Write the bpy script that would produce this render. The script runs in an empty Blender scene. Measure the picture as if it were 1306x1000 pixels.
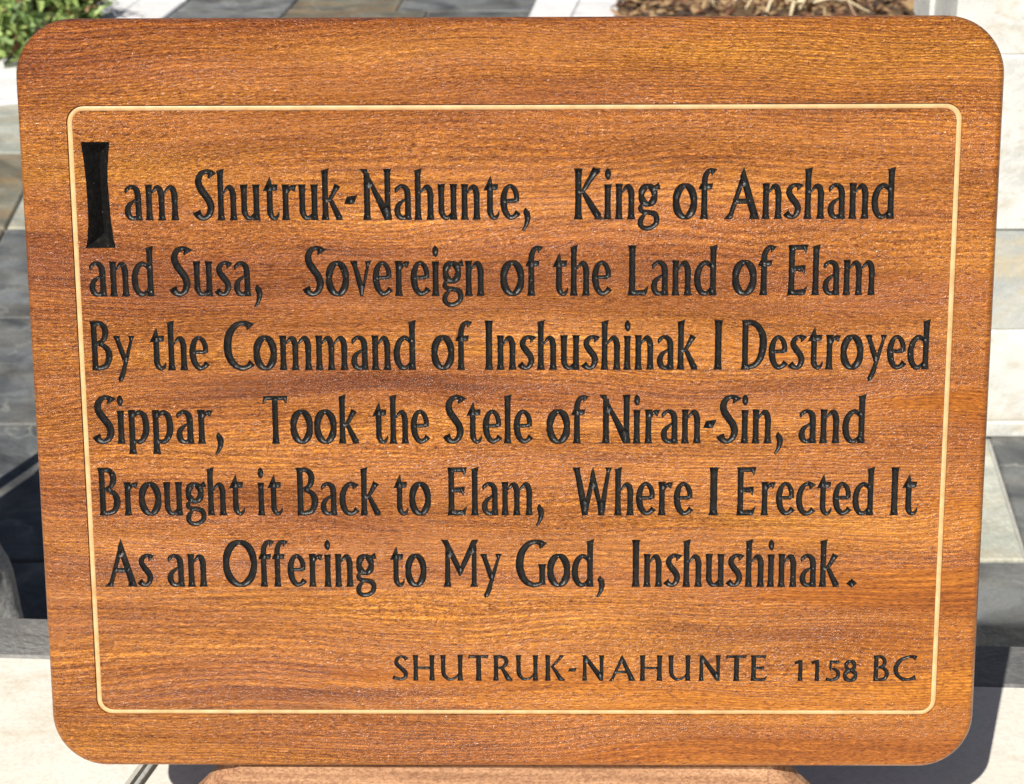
import bpy, bmesh, math, random
import numpy as np
from math import radians as RAD, sin, cos, tan, pi, atan, hypot
from mathutils import Matrix, Vector, noise as mnoise
from mathutils.geometry import delaunay_2d_cdt

random.seed(7)
scene = bpy.context.scene
COL = scene.collection

# ------------------------------------------------------------------ camera, world, sun
CAM_H = 0.826
PITCH = RAD(24)
FPX = 2437.0
cam_d = bpy.data.cameras.new('camera')
cam_d.sensor_width = 36
cam_d.lens = 36 * FPX / 1306
cam_d.clip_start = 0.02
cam_d.clip_end = 400
cam_d.dof.use_dof = True
cam_d.dof.focus_distance = 1.2
cam_d.dof.aperture_fstop = 22
cam = bpy.data.objects.new('camera', cam_d)
COL.objects.link(cam)
cam.location = (0, 0, CAM_H)
cam.rotation_euler = (pi / 2 - PITCH, 0, 0)
scene.camera = cam
MC = Matrix.Translation((0, 0, CAM_H)) @ Matrix.Rotation(pi / 2 - PITCH, 4, 'X')

s_cam = Vector((-0.283, 0.32255182, 0.89667003)).normalized()
SUN = (MC.to_3x3() @ s_cam).normalized()
sun_el = math.asin(SUN.z)
sun_az = math.atan2(SUN.x, SUN.y)
world = bpy.data.worlds.new('World')
scene.world = world
world.use_nodes = True
wn = world.node_tree
bg = wn.nodes['Background']
sky = wn.nodes.new('ShaderNodeTexSky')
sky.sky_type = 'NISHITA'
sky.sun_disc = False
sky.sun_elevation = sun_el
sky.sun_rotation = sun_az
sky.air_density = 0.5
sky.dust_density = 1.6
sky.ozone_density = 0.0
wn.links.new(sky.outputs[0], bg.inputs[0])
bg.inputs[1].default_value = 0.05
sun_d = bpy.data.lights.new('sun', 'SUN')
sun_d.energy = 5.0
sun_d.angle = RAD(0.53)
sun_d.color = (1.0, 0.955, 0.88)
sun = bpy.data.objects.new('sun', sun_d)
COL.objects.link(sun)
sun.rotation_euler = SUN.to_track_quat('Z', 'Y').to_euler()
scene.view_settings.view_transform = 'Standard'
scene.view_settings.look = 'None'
scene.view_settings.gamma = 1
scene.view_settings.exposure = 0.2
scene.render.engine = 'CYCLES'
scene.cycles.use_denoising = True
scene.cycles.max_bounces = 6

# ------------------------------------------------------------------ helpers
def tag(o, label=None, cat=None, group=None, kind=None):
    if label: o['label'] = label
    if cat: o['category'] = cat
    if group: o['group'] = group
    if kind: o['kind'] = kind
    return o

def mesh_obj(name, verts, faces, mat=None, parent=None, smooth=False, loc=None):
    me = bpy.data.meshes.new(name)
    me.from_pydata([tuple(v) for v in verts], [], faces)
    me.update()
    if smooth:
        me.polygons.foreach_set('use_smooth', [True] * len(me.polygons))
    if mat: me.materials.append(mat)
    o = bpy.data.objects.new(name, me)
    COL.objects.link(o)
    if parent: o.parent = parent
    if loc: o.location = loc
    return o

def empty(name, loc=(0, 0, 0), parent=None):
    o = bpy.data.objects.new(name, None)
    COL.objects.link(o)
    o.location = loc
    if parent: o.parent = parent
    return o

def bm_obj(name, bm, mat=None, parent=None, smooth=False):
    me = bpy.data.meshes.new(name)
    bm.normal_update()
    bm.to_mesh(me)
    bm.free()
    if smooth:
        me.polygons.foreach_set('use_smooth', [True] * len(me.polygons))
    if mat: me.materials.append(mat)
    o = bpy.data.objects.new(name, me)
    COL.objects.link(o)
    if parent: o.parent = parent
    return o

def at(px, py, z):
    """where the line of sight of a measured point meets the level z"""
    d = MC.to_3x3() @ Vector(((px - 653) / FPX, -(py - 500) / FPX, -1))
    t = (z - CAM_H) / d.z
    return Vector((d.x * t, d.y * t, z))

def at_y(px, py, y):
    d = MC.to_3x3() @ Vector(((px - 653) / FPX, -(py - 500) / FPX, -1))
    t = y / d.y
    return Vector((d.x * t, y, CAM_H + d.z * t))

def slab(name, poly, z0, z1, mat, parent=None, bev=0.003, gap=0.0, jitter=0.0):
    """a flat stone of polygonal plan with small worn arrises"""
    pts = [Vector((p[0], p[1], 0)) for p in poly]
    area = sum(pts[i].x * pts[(i + 1) % len(pts)].y - pts[(i + 1) % len(pts)].x * pts[i].y for i in range(len(pts)))
    if area < 0: pts.reverse()
    def inset(ps, d):
        out = []
        n = len(ps)
        for i in range(n):
            a, b, c = ps[i - 1], ps[i], ps[(i + 1) % n]
            e1 = (b - a).normalized(); e2 = (c - b).normalized()
            n1 = Vector((-e1.y, e1.x, 0)); n2 = Vector((-e2.y, e2.x, 0))
            m = (n1 + n2)
            k = m.dot(n1)
            out.append(b + m * (d / max(k, 0.3)))
        return out
    base = inset(pts, gap)
    top = inset(pts, gap + bev)
    n = len(pts)
    jz = [random.uniform(-jitter, jitter) for _ in pts]
    vs = [(p.x, p.y, z0) for p in base] + [(p.x, p.y, z1 - bev + j) for p, j in zip(base, jz)] + [(p.x, p.y, z1 + j) for p, j in zip(top, jz)]
    fs = [[i, (i + 1) % n, n + (i + 1) % n, n + i] for i in range(n)]
    fs += [[n + i, n + (i + 1) % n, 2 * n + (i + 1) % n, 2 * n + i] for i in range(n)]
    fs += [list(range(2 * n, 3 * n)), list(range(n))[::-1]]
    cx = sum(p.x for p in pts) / n; cy = sum(p.y for p in pts) / n
    vs = [(x - cx, y - cy, z - z1) for x, y, z in vs]
    o = mesh_obj(name, vs, fs, mat, parent)
    o.location = (cx, cy, z1)
    return o

# ------------------------------------------------------------------ material helpers
class NT:
    def __init__(self, name):
        self.m = bpy.data.materials.new(name)
        self.m.use_nodes = True
        self.t = self.m.node_tree
        self.b = self.t.nodes['Principled BSDF']
    def n(self, typ, **kw):
        nd = self.t.nodes.new(typ)
        for k, v in kw.items():
            if k.startswith('i_'):
                nd.inputs[k[2:].replace('_', ' ')].default_value = v
            else:
                setattr(nd, k, v)
        return nd
    def l(self, a, b): self.t.links.new(a, b)
    def coord(self, kind='Object'):
        return self.n('ShaderNodeTexCoord').outputs[kind]
    def mapping(self, vec, scale=(1, 1, 1), loc=(0, 0, 0), rot=(0, 0, 0)):
        m = self.n('ShaderNodeMapping')
        m.inputs['Scale'].default_value = scale
        m.inputs['Location'].default_value = loc
        m.inputs['Rotation'].default_value = rot
        self.l(vec, m.inputs['Vector'])
        return m.outputs[0]
    def noise(self, vec, scale, detail=3, rough=0.55, dist=0.0):
        nd = self.n('ShaderNodeTexNoise')
        nd.inputs['Scale'].default_value = scale
        nd.inputs['Detail'].default_value = detail
        nd.inputs['Roughness'].default_value = rough
        nd.inputs['Distortion'].default_value = dist
        self.l(vec, nd.inputs['Vector'])
        return nd.outputs[0]
    def ramp(self, fac, stops, interp='LINEAR'):
        r = self.n('ShaderNodeValToRGB')
        cr = r.color_ramp
        cr.interpolation = interp
        while len(cr.elements) < len(stops): cr.elements.new(0.5)
        for e, (p, c) in zip(cr.elements, stops):
            e.position = p
            e.color = (*c, 1) if len(c) == 3 else c
        self.l(fac, r.inputs[0])
        return r.outputs[0]
    def mix(self, fac, a, b, mode='MIX'):
        m = self.n('ShaderNodeMix', data_type='RGBA', blend_type=mode)
        for s, v in ((m.inputs[0], fac), (m.inputs[6], a), (m.inputs[7], b)):
            if isinstance(v, (int, float)): s.default_value = v
            elif isinstance(v, tuple): s.default_value = (*v, 1) if len(v) == 3 else v
            else: self.l(v, s)
        return m.outputs[2]
    def math(self, op, a, b=None, c=None, clamp=False):
        m = self.n('ShaderNodeMath', operation=op, use_clamp=clamp)
        for i, v in enumerate((a, b, c)):
            if v is None: continue
            if isinstance(v, (int, float)): m.inputs[i].default_value = v
            else: self.l(v, m.inputs[i])
        return m.outputs[0]
    def vadd(self, a, b):
        m = self.n('ShaderNodeVectorMath', operation='ADD')
        self.l(a, m.inputs[0]); self.l(b, m.inputs[1])
        return m.outputs[0]
    def vscale(self, a, k):
        m = self.n('ShaderNodeVectorMath', operation='SCALE')
        self.l(a, m.inputs[0]); m.inputs['Scale'].default_value = k
        return m.outputs[0]
    def bump(self, h, strength, dist, normal=None):
        b = self.n('ShaderNodeBump')
        b.inputs['Strength'].default_value = strength
        b.inputs['Distance'].default_value = dist
        self.l(h, b.inputs['Height'])
        if normal is not None: self.l(normal, b.inputs['Normal'])
        return b.outputs[0]
    def random(self):
        return self.n('ShaderNodeObjectInfo').outputs['Random']

def mat_wood():
    t = NT('varnished_mahogany')
    co = t.coord('Object')
    # slow drift of the fibres
    w = t.n('ShaderNodeTexNoise'); w.inputs['Scale'].default_value = 1.0; w.inputs['Detail'].default_value = 2
    t.l(t.mapping(co, (3.2, 9, 3)), w.inputs['Vector'])
    wv = t.n('ShaderNodeVectorMath', operation='SUBTRACT'); t.l(w.outputs['Color'], wv.inputs[0]); wv.inputs[1].default_value = (.5, .5, .5)
    sc = t.n('ShaderNodeVectorMath', operation='MULTIPLY'); t.l(wv.outputs[0], sc.inputs[0]); sc.inputs[1].default_value = (0.03, 0.042, 0)
    p = t.vadd(co, sc.outputs[0])
    # broad soft ribbons of gold and red brown
    r1 = t.noise(t.mapping(p, (1.5, 17, 1)), 1.0, 3, 0.55)
    base = t.ramp(r1, [(0.28, (0.165, 0.042, 0.007)), (0.42, (0.290, 0.088, 0.011)), (0.56, (0.395, 0.139, 0.016)), (0.72, (0.54, 0.220, 0.025))])
    r2 = t.noise(t.mapping(p, (1.1, 6.0, 1), (4, 2, 0)), 1.0, 2)
    sep = t.n('ShaderNodeSeparateXYZ'); t.l(co, sep.inputs[0])
    hi = t.math('MULTIPLY_ADD', sep.outputs[1], 1.5, -0.15)
    rt = t.math('MULTIPLY_ADD', sep.outputs[0], -0.2, hi)
    redf = t.math('ADD', t.math('MULTIPLY_ADD', r2, 2.6, -1.2), rt, clamp=True)
    base = t.mix(t.math('MULTIPLY', redf, 0.38), base, (0.30, 0.073, 0.014))
    # darker heartwood wisps
    r4 = t.noise(t.mapping(p, (2.4, 42, 1), (3, 11, 0)), 1.0, 3, 0.5)
    base = t.mix(1.0, base, t.ramp(r4, [(0.30, (0.60, 0.50, 0.45)), (0.42, (1, 1, 1)), (0.62, (1, 1, 1)), (0.74, (1.18, 1.25, 1.2))]), 'MULTIPLY')
    # growth rings: fine flowing lines that sweep across the board
    wsum = None
    for sc_, lo, off in ((70, 0.30, 0.0), (160, 0.22, 5.0)):
        wt = t.n('ShaderNodeTexWave', wave_type='BANDS', bands_direction='Y')
        wt.inputs['Scale'].default_value = sc_; wt.inputs['Distortion'].default_value = 14.0
        wt.inputs['Detail'].default_value = 3; wt.inputs['Detail Scale'].default_value = 0.35 if sc_ < 100 else 0.2
        wt.inputs['Detail Roughness'].default_value = 0.6
        t.l(t.mapping(p, (0.30, 1, 1), (off, off, 0)), wt.inputs['Vector'])
        rm = t.noise(t.mapping(p, (2.8, 12, 1), (1 + off, 7, 0)), 1.0, 1)
        rf = t.math('MULTIPLY_ADD', rm, 3.5, -1.25, clamp=True)
        base = t.mix(t.math('MULTIPLY', rf, 0.55), base, t.mix(1.0, base, t.ramp(wt.outputs[1], [(0.0, (0.52, 0.42, 0.36)), (0.35, (0.98, 0.97, 0.96)), (0.7, (1.05, 1.05, 1.05)), (0.95, (1.38, 1.48, 1.35))]), 'MULTIPLY'))
    # continuous fine streaks
    r3 = t.noise(t.mapping(p, (14, 460, 1)), 1.0, 4, 0.65)
    base = t.mix(1.0, base, t.ramp(r3, [(0.28, (0.55, 0.44, 0.36)), (0.44, (0.94, 0.92, 0.9)), (0.57, (1.06, 1.06, 1.05)), (0.74, (1.5, 1.6, 1.5))]), 'MULTIPLY')
    # short slanting flecks of interlocked grain, changing lean from ribbon to ribbon
    fl = t.noise(t.mapping(p, (250, 860, 1), rot=(0, 0, RAD(-24))), 1.0, 2, 0.6, 0.9)
    fa = t.ramp(fl, [(0.32, (0.50, 0.39, 0.31)), (0.45, (0.95, 0.94, 0.93)), (0.55, (1.05, 1.05, 1.05)), (0.69, (1.5, 1.62, 1.6))])
    fl2 = t.noise(t.mapping(p, (250, 860, 1), rot=(0, 0, RAD(20))), 1.0, 2, 0.6, 0.9)
    fb = t.ramp(fl2, [(0.32, (0.50, 0.39, 0.31)), (0.45, (0.95, 0.94, 0.93)), (0.55, (1.05, 1.05, 1.05)), (0.69, (1.5, 1.62, 1.6))])
    side = t.math('MULTIPLY_ADD', t.noise(t.mapping(p, (2.2, 26, 1), (7, 5, 0)), 1.0, 1), 6, -2.5, clamp=True)
    base = t.mix(1.0, base, t.mix(side, fa, fb), 'MULTIPLY')
    # open pores: short dark dashes along the grain
    po = t.noise(t.mapping(p, (190, 2100, 1)), 1.0, 2, 0.5)
    pm = t.ramp(po, [(0.34, (0.0, 0.0, 0.0)), (0.41, (1, 1, 1))])
    base = t.mix(1.0, base, t.mix(pm, (0.34, 0.23, 0.17), (1, 1, 1)), 'MULTIPLY')
    t.l(base, t.b.inputs['Base Color'])
    # relief of the varnish over brushed grain: wormy ridges, leaning with the figure
    bz1 = t.noise(t.mapping(p, (330, 760, 500), rot=(0, 0, RAD(-24))), 1.0, 2, 0.6, 1.2)
    bz2 = t.noise(t.mapping(p, (330, 760, 500), rot=(0, 0, RAD(20))), 1.0, 2, 0.6, 1.2)
    bz = t.mix(side, bz1, bz2)
    amp = t.noise(t.mapping(p, (2.6, 26, 1), (9, 3, 0)), 1.0, 3)
    lean = t.math('MULTIPLY_ADD', sep.outputs[0], -1.3, t.math('MULTIPLY_ADD', sep.outputs[1], 1.6, -0.40))
    ampf = t.math('MULTIPLY_ADD', amp, 2.6, t.math('ADD', lean, -0.60), clamp=True)
    n1 = t.n('ShaderNodeBump'); n1.inputs['Distance'].default_value = 0.0023
    t.l(t.math('MULTIPLY_ADD', ampf, 0.80, 0.20), n1.inputs['Strength']); t.l(bz, n1.inputs['Height'])
    n2 = t.bump(po, 0.35, 0.0006, n1.outputs[0])
    t.l(n2, t.b.inputs['Normal'])
    t.b.inputs['Roughness'].default_value = 0.23
    t.b.inputs['IOR'].default_value = 1.5
    return t.m

def mat_inlay():
    t = NT('pale_maple')
    co = t.coord()
    r = t.noise(t.mapping(co, (70, 70, 70)), 1, 5, 0.7)
    t.l(t.ramp(r, [(0.3, (0.50, 0.30, 0.13)), (0.5, (0.63, 0.42, 0.20)), (0.72, (0.72, 0.51, 0.28))]), t.b.inputs['Base Color'])
    t.b.inputs['Roughness'].default_value = 0.4
    t.l(t.bump(t.noise(co, 900, 2), 0.3, 0.0003), t.b.inputs['Normal'])
    return t.m

def mat_black_paint():
    t = NT('black_letter_paint')
    co = t.n('ShaderNodeNewGeometry').outputs['Position']
    r = t.noise(co, 260, 4, 0.6)
    c = t.ramp(r, [(0.35, (0.007, 0.007, 0.007)), (0.6, (0.013, 0.0125, 0.012)), (0.74, (0.034, 0.024, 0.015))])
    v = t.n('ShaderNodeTexVoronoi'); v.inputs['Scale'].default_value = 330; t.l(co, v.inputs['Vector'])
    sp = t.ramp(v.outputs['Distance'], [(0.10, (1, 1, 1)), (0.16, (0, 0, 0))])
    gate = t.math('GREATER_THAN', t.noise(co, 95, 2), 0.60)
    c = t.mix(t.math('MULTIPLY', t.math('MULTIPLY', sp, gate), 0.6), c, (0.34, 0.31, 0.26))
    t.l(c, t.b.inputs['Base Color'])
    rr = t.noise(co, 420, 3, 0.6)
    t.l(t.ramp(rr, [(0.35, (0.25, 0.25, 0.25)), (0.7, (0.45, 0.45, 0.45))]), t.b.inputs['Roughness'])
    b1 = t.bump(t.noise(t.mapping(co, (420, 420, 260)), 1, 3, 0.6), 0.35, 0.0008)
    t.b.inputs['Specular IOR Level'].default_value = 0.27
    t.l(t.bump(t.noise(co, 1300, 2, 0.6), 0.4, 0.0003, b1), t.b.inputs['Normal'])
    return t.m

def mat_stand_wood():
    t = NT('rough_sawn_oak')
    co = t.coord()
    g = t.noise(t.mapping(co, (9, 90, 160)), 1, 4, 0.6)
    c = t.ramp(g, [(0.3, (0.26, 0.125, 0.060)), (0.55, (0.43, 0.235, 0.125)), (0.75, (0.55, 0.33, 0.19))])
    f = t.noise(t.mapping(co, (420, 420, 600)), 1, 2, 0.6)
    c = t.mix(1.0, c, t.ramp(f, [(0.35, (0.68, 0.62, 0.58)), (0.6, (1.1, 1.1, 1.1))]), 'MULTIPLY')
    t.l(c, t.b.inputs['Base Color'])
    t.b.inputs['Roughness'].default_value = 0.7
    t.l(t.bump(t.noise(t.mapping(co, (300, 300, 500)), 1, 3), 0.7, 0.001), t.b.inputs['Normal'])
    return t.m

def mat_slate(name, dark, light, rust=None, rustamt=0.0, rough=0.55):
    t = NT(name)
    co = t.coord()
    rnd = t.random()
    off = t.n('ShaderNodeCombineXYZ'); t.l(t.math('MULTIPLY', rnd, 37.0), off.inputs[0]); t.l(t.math('MULTIPLY', rnd, 91.0), off.inputs[1])
    p = t.vadd(co, off.outputs[0])
    a = t.noise(p, 7, 6, 0.6, 0.8)
    c = t.ramp(a, [(0.36, dark), (0.50, tuple((x + y) / 2 for x, y in zip(dark, light))), (0.60, light)])
    v = t.n('ShaderNodeMix', data_type='RGBA', blend_type='MULTIPLY'); v.inputs[0].default_value = 1
    gain = t.math('MULTIPLY_ADD', rnd, 0.45, 0.78)
    gc = t.n('ShaderNodeCombineXYZ')
    for i in range(3): t.l(gain, gc.inputs[i])
    c = t.mix(1.0, c, gc.outputs[0], 'MULTIPLY')
    if rust:
        b = t.noise(t.mapping(p, (1, 2.2, 1)), 4.5, 5, 0.65, 1.0)
        c = t.mix(t.math('MULTIPLY', t.math('MULTIPLY_ADD', b, 5, -2.2, clamp=True), rustamt), c, rust)
    # pale mineral veins
    w = t.n('ShaderNodeTexVoronoi', feature='DISTANCE_TO_EDGE'); w.inputs['Scale'].default_value = 3.2
    pw = t.vadd(p, t.vscale(t.n('ShaderNodeTexNoise').outputs['Color'], 0.0))
    nz = t.n('ShaderNodeTexNoise'); nz.inputs['Scale'].default_value = 5; nz.inputs['Detail'].default_value = 4; t.l(p, nz.inputs['Vector'])
    t.l(t.vadd(p, t.vscale(nz.outputs['Color'], 0.5)), w.inputs['Vector'])
    vm = t.ramp(w.outputs['Distance'], [(0.0, (1, 1, 1)), (0.022, (0, 0, 0))])
    gate = t.math('MULTIPLY_ADD', t.noise(p, 2.6, 2), 5, -2.15, clamp=True)
    c = t.mix(t.math('MULTIPLY', t.math('MULTIPLY', vm, gate), 0.6), c, (0.42, 0.42, 0.38))
    g = t.noise(p, 160, 3, 0.7)
    c = t.mix(1.0, c, t.ramp(g, [(0.3, (0.8, 0.8, 0.8)), (0.7, (1.15, 1.15, 1.15))]), 'MULTIPLY')
    t.l(c, t.b.inputs['Base Color'])
    t.b.inputs['Roughness'].default_value = rough
    h = t.math('ADD', t.noise(p, 9, 7, 0.6, 0.6), t.math('MULTIPLY', g, 0.06))
    t.l(t.bump(h, 0.7, 0.022), t.b.inputs['Normal'])
    return t.m

def mat_stone(name, c0, c1, stain=None, amt=0.4, speck=0.0, scale=5, bump=0.004, rough=0.75):
    t = NT(name)
    co = t.coord()
    rnd = t.random()
    off = t.n('ShaderNodeCombineXYZ'); t.l(t.math('MULTIPLY', rnd, 57.0), off.inputs[0]); t.l(t.math('MULTIPLY', rnd, 23.0), off.inputs[2])
    p = t.vadd(co, off.outputs[0])
    a = t.noise(p, scale, 6, 0.6, 0.6)
    c = t.ramp(a, [(0.3, c0), (0.7, c1)])
    if stain:
        b = t.noise(t.mapping(p, (1, 1.6, 2.0)), scale * 1.4, 5, 0.65, 1.2)
        c = t.mix(t.math('MULTIPLY', t.math('MULTIPLY_ADD', b, 6, -3.1, clamp=True), amt), c, stain)
    g = t.noise(p, 260, 3, 0.7)
    if speck:
        c = t.mix(1.0, c, t.ramp(g, [(0.36, (1 - speck,) * 3), (0.5, (1, 1, 1)), (0.66, (1 + speck * 0.6,) * 3)]), 'MULTIPLY')
    t.l(c, t.b.inputs['Base Color'])
    t.b.inputs['Roughness'].default_value = rough
    h = t.math('ADD', t.noise(p, 14, 7, 0.6, 0.4), t.math('MULTIPLY', g, 0.10))
    t.l(t.bump(h, 0.55, bump), t.b.inputs['Normal'])
    return t.m

def mat_simple(name, c0, c1, scale=20, rough=0.8, trans=0.0, spec=0.5):
    t = NT(name)
    co = t.coord()
    rnd = t.random()
    a = t.noise(co, scale, 4, 0.6)
    t.l(t.ramp(a, [(0.3, c0), (0.7, c1)]), t.b.inputs['Base Color'])
    t.b.inputs['Roughness'].default_value = rough
    t.b.inputs['Specular IOR Level'].default_value = spec
    if trans:
        t.b.inputs['Transmission Weight'].default_value = 0
        t.b.inputs['Subsurface Weight'].default_value = 0
    return t.m

M_WOOD = mat_wood()
M_INLAY = mat_inlay()
M_BLACK = mat_black_paint()
M_STAND = mat_stand_wood()
M_SL_DARK = mat_slate('slate_blue_grey', (0.065, 0.072, 0.078), (0.205, 0.218, 0.222), (0.24, 0.20, 0.13), 0.25)
M_SL_BROWN = mat_slate('slate_rust_brown', (0.13, 0.125, 0.10), (0.27, 0.26, 0.20), (0.34, 0.22, 0.10), 0.6)
M_SL_PALE = mat_slate('slate_pale_olive', (0.29, 0.31, 0.27), (0.47, 0.48, 0.42), (0.42, 0.34, 0.20), 0.5)
M_BORDER = mat_slate('slate_border_grey', (0.12, 0.12, 0.12), (0.22, 0.22, 0.215), (0.26, 0.22, 0.16), 0.2, 0.6)
M_CREAM = mat_stone('cream_limestone', (0.78, 0.73, 0.62), (0.88, 0.85, 0.77), (0.66, 0.55, 0.40), 0.55, 0.10, 5, 0.003, 0.7)
M_WHITE = mat_stone('white_granite_coping', (0.74, 0.74, 0.75), (0.88, 0.88, 0.88), (0.6, 0.6, 0.6), 0.3, 0.16, 8, 0.003)
M_WALL = mat_stone('pale_quartzite', (0.52, 0.53, 0.50), (0.84, 0.83, 0.78), (0.48, 0.40, 0.27), 0.6, 0.10, 6, 0.010)
M_WALL_G = mat_stone('grey_veined_quartzite', (0.34, 0.37, 0.37), (0.62, 0.62, 0.56), (0.62, 0.50, 0.30), 0.6, 0.12, 6, 0.012)
M_GRANITE = mat_stone('rough_grey_granite', (0.30, 0.30, 0.29), (0.46, 0.45, 0.43), (0.55, 0.52, 0.46), 0.4, 0.35, 20, 0.006)
M_GROUT = mat_stone('grey_mortar', (0.40, 0.40, 0.37), (0.55, 0.54, 0.50), None, 0, 0.2, 30, 0.003)
M_DARKGAP = mat_simple('dark_sealant', (0.02, 0.02, 0.02), (0.04, 0.038, 0.035), 80)

# ------------------------------------------------------------------ setting: floor, ledge, coping, bed
ZF = -0.58

def grid_sheet(name, x0, x1, y0, y1, z, nx, ny, fn, mat):
    vs = []; fs = []
    for j in range(ny + 1):
        for i in range(nx + 1):
            x = x0 + (x1 - x0) * i / nx; y = y0 + (y1 - y0) * j / ny
            vs.append((x, y, z + fn(x, y)))
    for j in range(ny):
        for i in range(nx):
            a = j * (nx + 1) + i
            fs.append((a, a + 1, a + nx + 2, a + nx + 1))
    return mesh_obj(name, vs, fs, mat, smooth=True)

ground = mesh_obj('ground', [(-60, -20, ZF - 0.05), (60, -20, ZF - 0.05), (60, 120, ZF - 0.05), (-60, 120, ZF - 0.05)], [(0, 1, 2, 3)],
                  mat_stone('compact_earth', (0.20, 0.15, 0.10), (0.30, 0.24, 0.17), None, 0, 0.3, 3, 0.01))
tag(ground, 'compact brown earth stretching out round the terrace', kind='structure')

# patio floor: mortar bed with slate flags
bed = slab('patio_floor', [(-3.2, -1.2), (3.2, -1.2), (3.2, 9.0), (-3.2, 9.0)], ZF - 0.045, ZF - 0.009, M_GROUT, bev=0.001)
tag(bed, 'slate paved terrace floor behind the ledge', kind='structure')
SKEW = tan(RAD(6.5))
def ypx(py): return at(653, py, ZF).y
rows = [-1.1, -0.55, 0.05, 0.6, 1.15, 1.65, ypx(785) - 0.12, ypx(715), ypx(541), ypx(405), ypx(291), ypx(195), ypx(127), ypx(60), ypx(14), ypx(-30), 7.4, 7.95, 8.5, 9.0]
def local(o): o.location -= o.parent.location
def flag(poly, mat):
    o = slab('slate_tile', poly, ZF - 0.03, ZF, mat, bed, 0.003, 0.0035, 0.0012)
    local(o)
    return o
def tile_row(ya, yb, joints, mats):
    """joints are x at the near edge and x at the far edge"""
    for k in range(len(joints) - 1):
        (a0, a1), (b0, b1) = joints[k], joints[k + 1]
        m = mats[k % len(mats)] if mats else random.choice([M_SL_DARK, M_SL_DARK, M_SL_BROWN, M_SL_DARK, M_SL_PALE])
        flag([(a0, ya), (b0, ya), (b1, yb), (a1, yb)], m)
def sk(x, ya, yb): return (x, x + (yb - ya) * SKEW)
def pj(pa, pb, ya, yb):
    """a joint through two measured points, carried to both edges of the row"""
    A, B = at(*pa, ZF), at(*pb, ZF)
    k = (B.x - A.x) / (B.y - A.y)
    return (A.x + k * (ya - A.y), A.x + k * (yb - A.y))
DIAG_R = ((1262, 560), (1306, 700))
DIAG_L = ((0, 305), (28, 250))
for r in range(len(rows) - 1):
    ya, yb = rows[r], rows[r + 1]
    fixed = []; mats = None
    if r == 7:      # beside the plaque on the right: two tones either side of a pale slanting joint
        fixed = [sk(-1.7, ya, yb), sk(-0.05, ya, yb), pj(*DIAG_R, ya, yb), sk(1.25, ya, yb)]
        mats = [M_SL_DARK, M_SL_DARK, M_SL_PALE, M_SL_DARK, M_SL_DARK]
    elif r == 6:
        fixed = [sk(-1.9, ya, yb), sk(-0.2, ya, yb), sk(0.3, ya, yb), sk(1.1, ya, yb)]
        mats = [M_SL_DARK]
    elif r == 8:
        fixed = [sk(-1.3, ya, yb), sk(-0.4, ya, yb), sk(0.1, ya, yb), sk(0.85, ya, yb)]
        mats = [M_SL_DARK, M_SL_DARK, M_SL_BROWN, M_SL_DARK, M_SL_DARK]
    elif r in (9, 10):
        j = pj(*DIAG_L, ya, yb)
        fixed = [j, sk(-0.1 + 0.3 * (r - 9), ya, yb), sk(0.6, ya, yb)]
        mats = [M_SL_BROWN, M_SL_DARK if r == 9 else M_SL_PALE, M_SL_DARK, M_SL_BROWN]
    elif r == 11:
        fixed = [sk(-1.9, ya, yb), sk(-0.7, ya, yb), sk(0.2, ya, yb), sk(1.1, ya, yb)]
        mats = [M_SL_DARK, M_SL_PALE, M_SL_DARK, M_SL_BROWN, M_SL_DARK]
    elif r == 13:
        fixed = [pj((356, 24), (378, 0), ya, yb), pj((540, 24), (556, 0), ya, yb)]
        mats = [M_SL_DARK, M_SL_BROWN, M_SL_DARK]
    elif r == 14:
        fixed = [pj((356, 24), (378, 0), ya, yb), pj((500, 24), (514, 0), ya, yb)]
        mats = [M_SL_DARK, M_SL_BROWN, M_SL_DARK]
    else:
        x = -2.5
        while x < 2.6:
            fixed.append(sk(x, ya, yb)); x += random.uniform(0.42, 0.95)
    js = [(-3.15, -3.15)] + fixed + [(3.15, 3.15)]
    tile_row(ya, yb, js, mats)

# ledge (raised wall) with cream cap stones and a slate border
A, B = at(0, 785, 0), at(1306, 822, 0)
e = (B - A).normalized()
nrm = Vector((-e.y, e.x, 0))
if nrm.y < 0: nrm = -nrm
C0 = at(0, 835, 0); C1 = at(1306, 876, 0)
bw = ((A - C0).dot(nrm) + (B - C1).dot(nrm)) / 2      # border width
def lp(u, v): return A + e * u + nrm * v              # along the edge, across (negative = toward the viewer)
def q(u0, u1, v0, v1): return [lp(u0, v0), lp(u1, v0), lp(u1, v1), lp(u0, v1)]
DEPTH = 1.25
ledge = slab('ledge_wall', [lp(-1.6, 0 - 0.012), lp(2.4, -0.012), lp(2.4, -DEPTH + 0.012), lp(-1.6, -DEPTH + 0.012)], ZF + 0.001, -0.042, M_GRANITE, bev=0.002)
tag(ledge, 'raised stone ledge wall carrying the cream cap stones', kind='structure')
def cap(name, poly, mat, gap=0.0012, z1=0.0, jit=0.0):
    o = slab(name, poly, -0.04, z1, mat, ledge, 0.0022, gap, jit)
    local(o)
    return o
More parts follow.
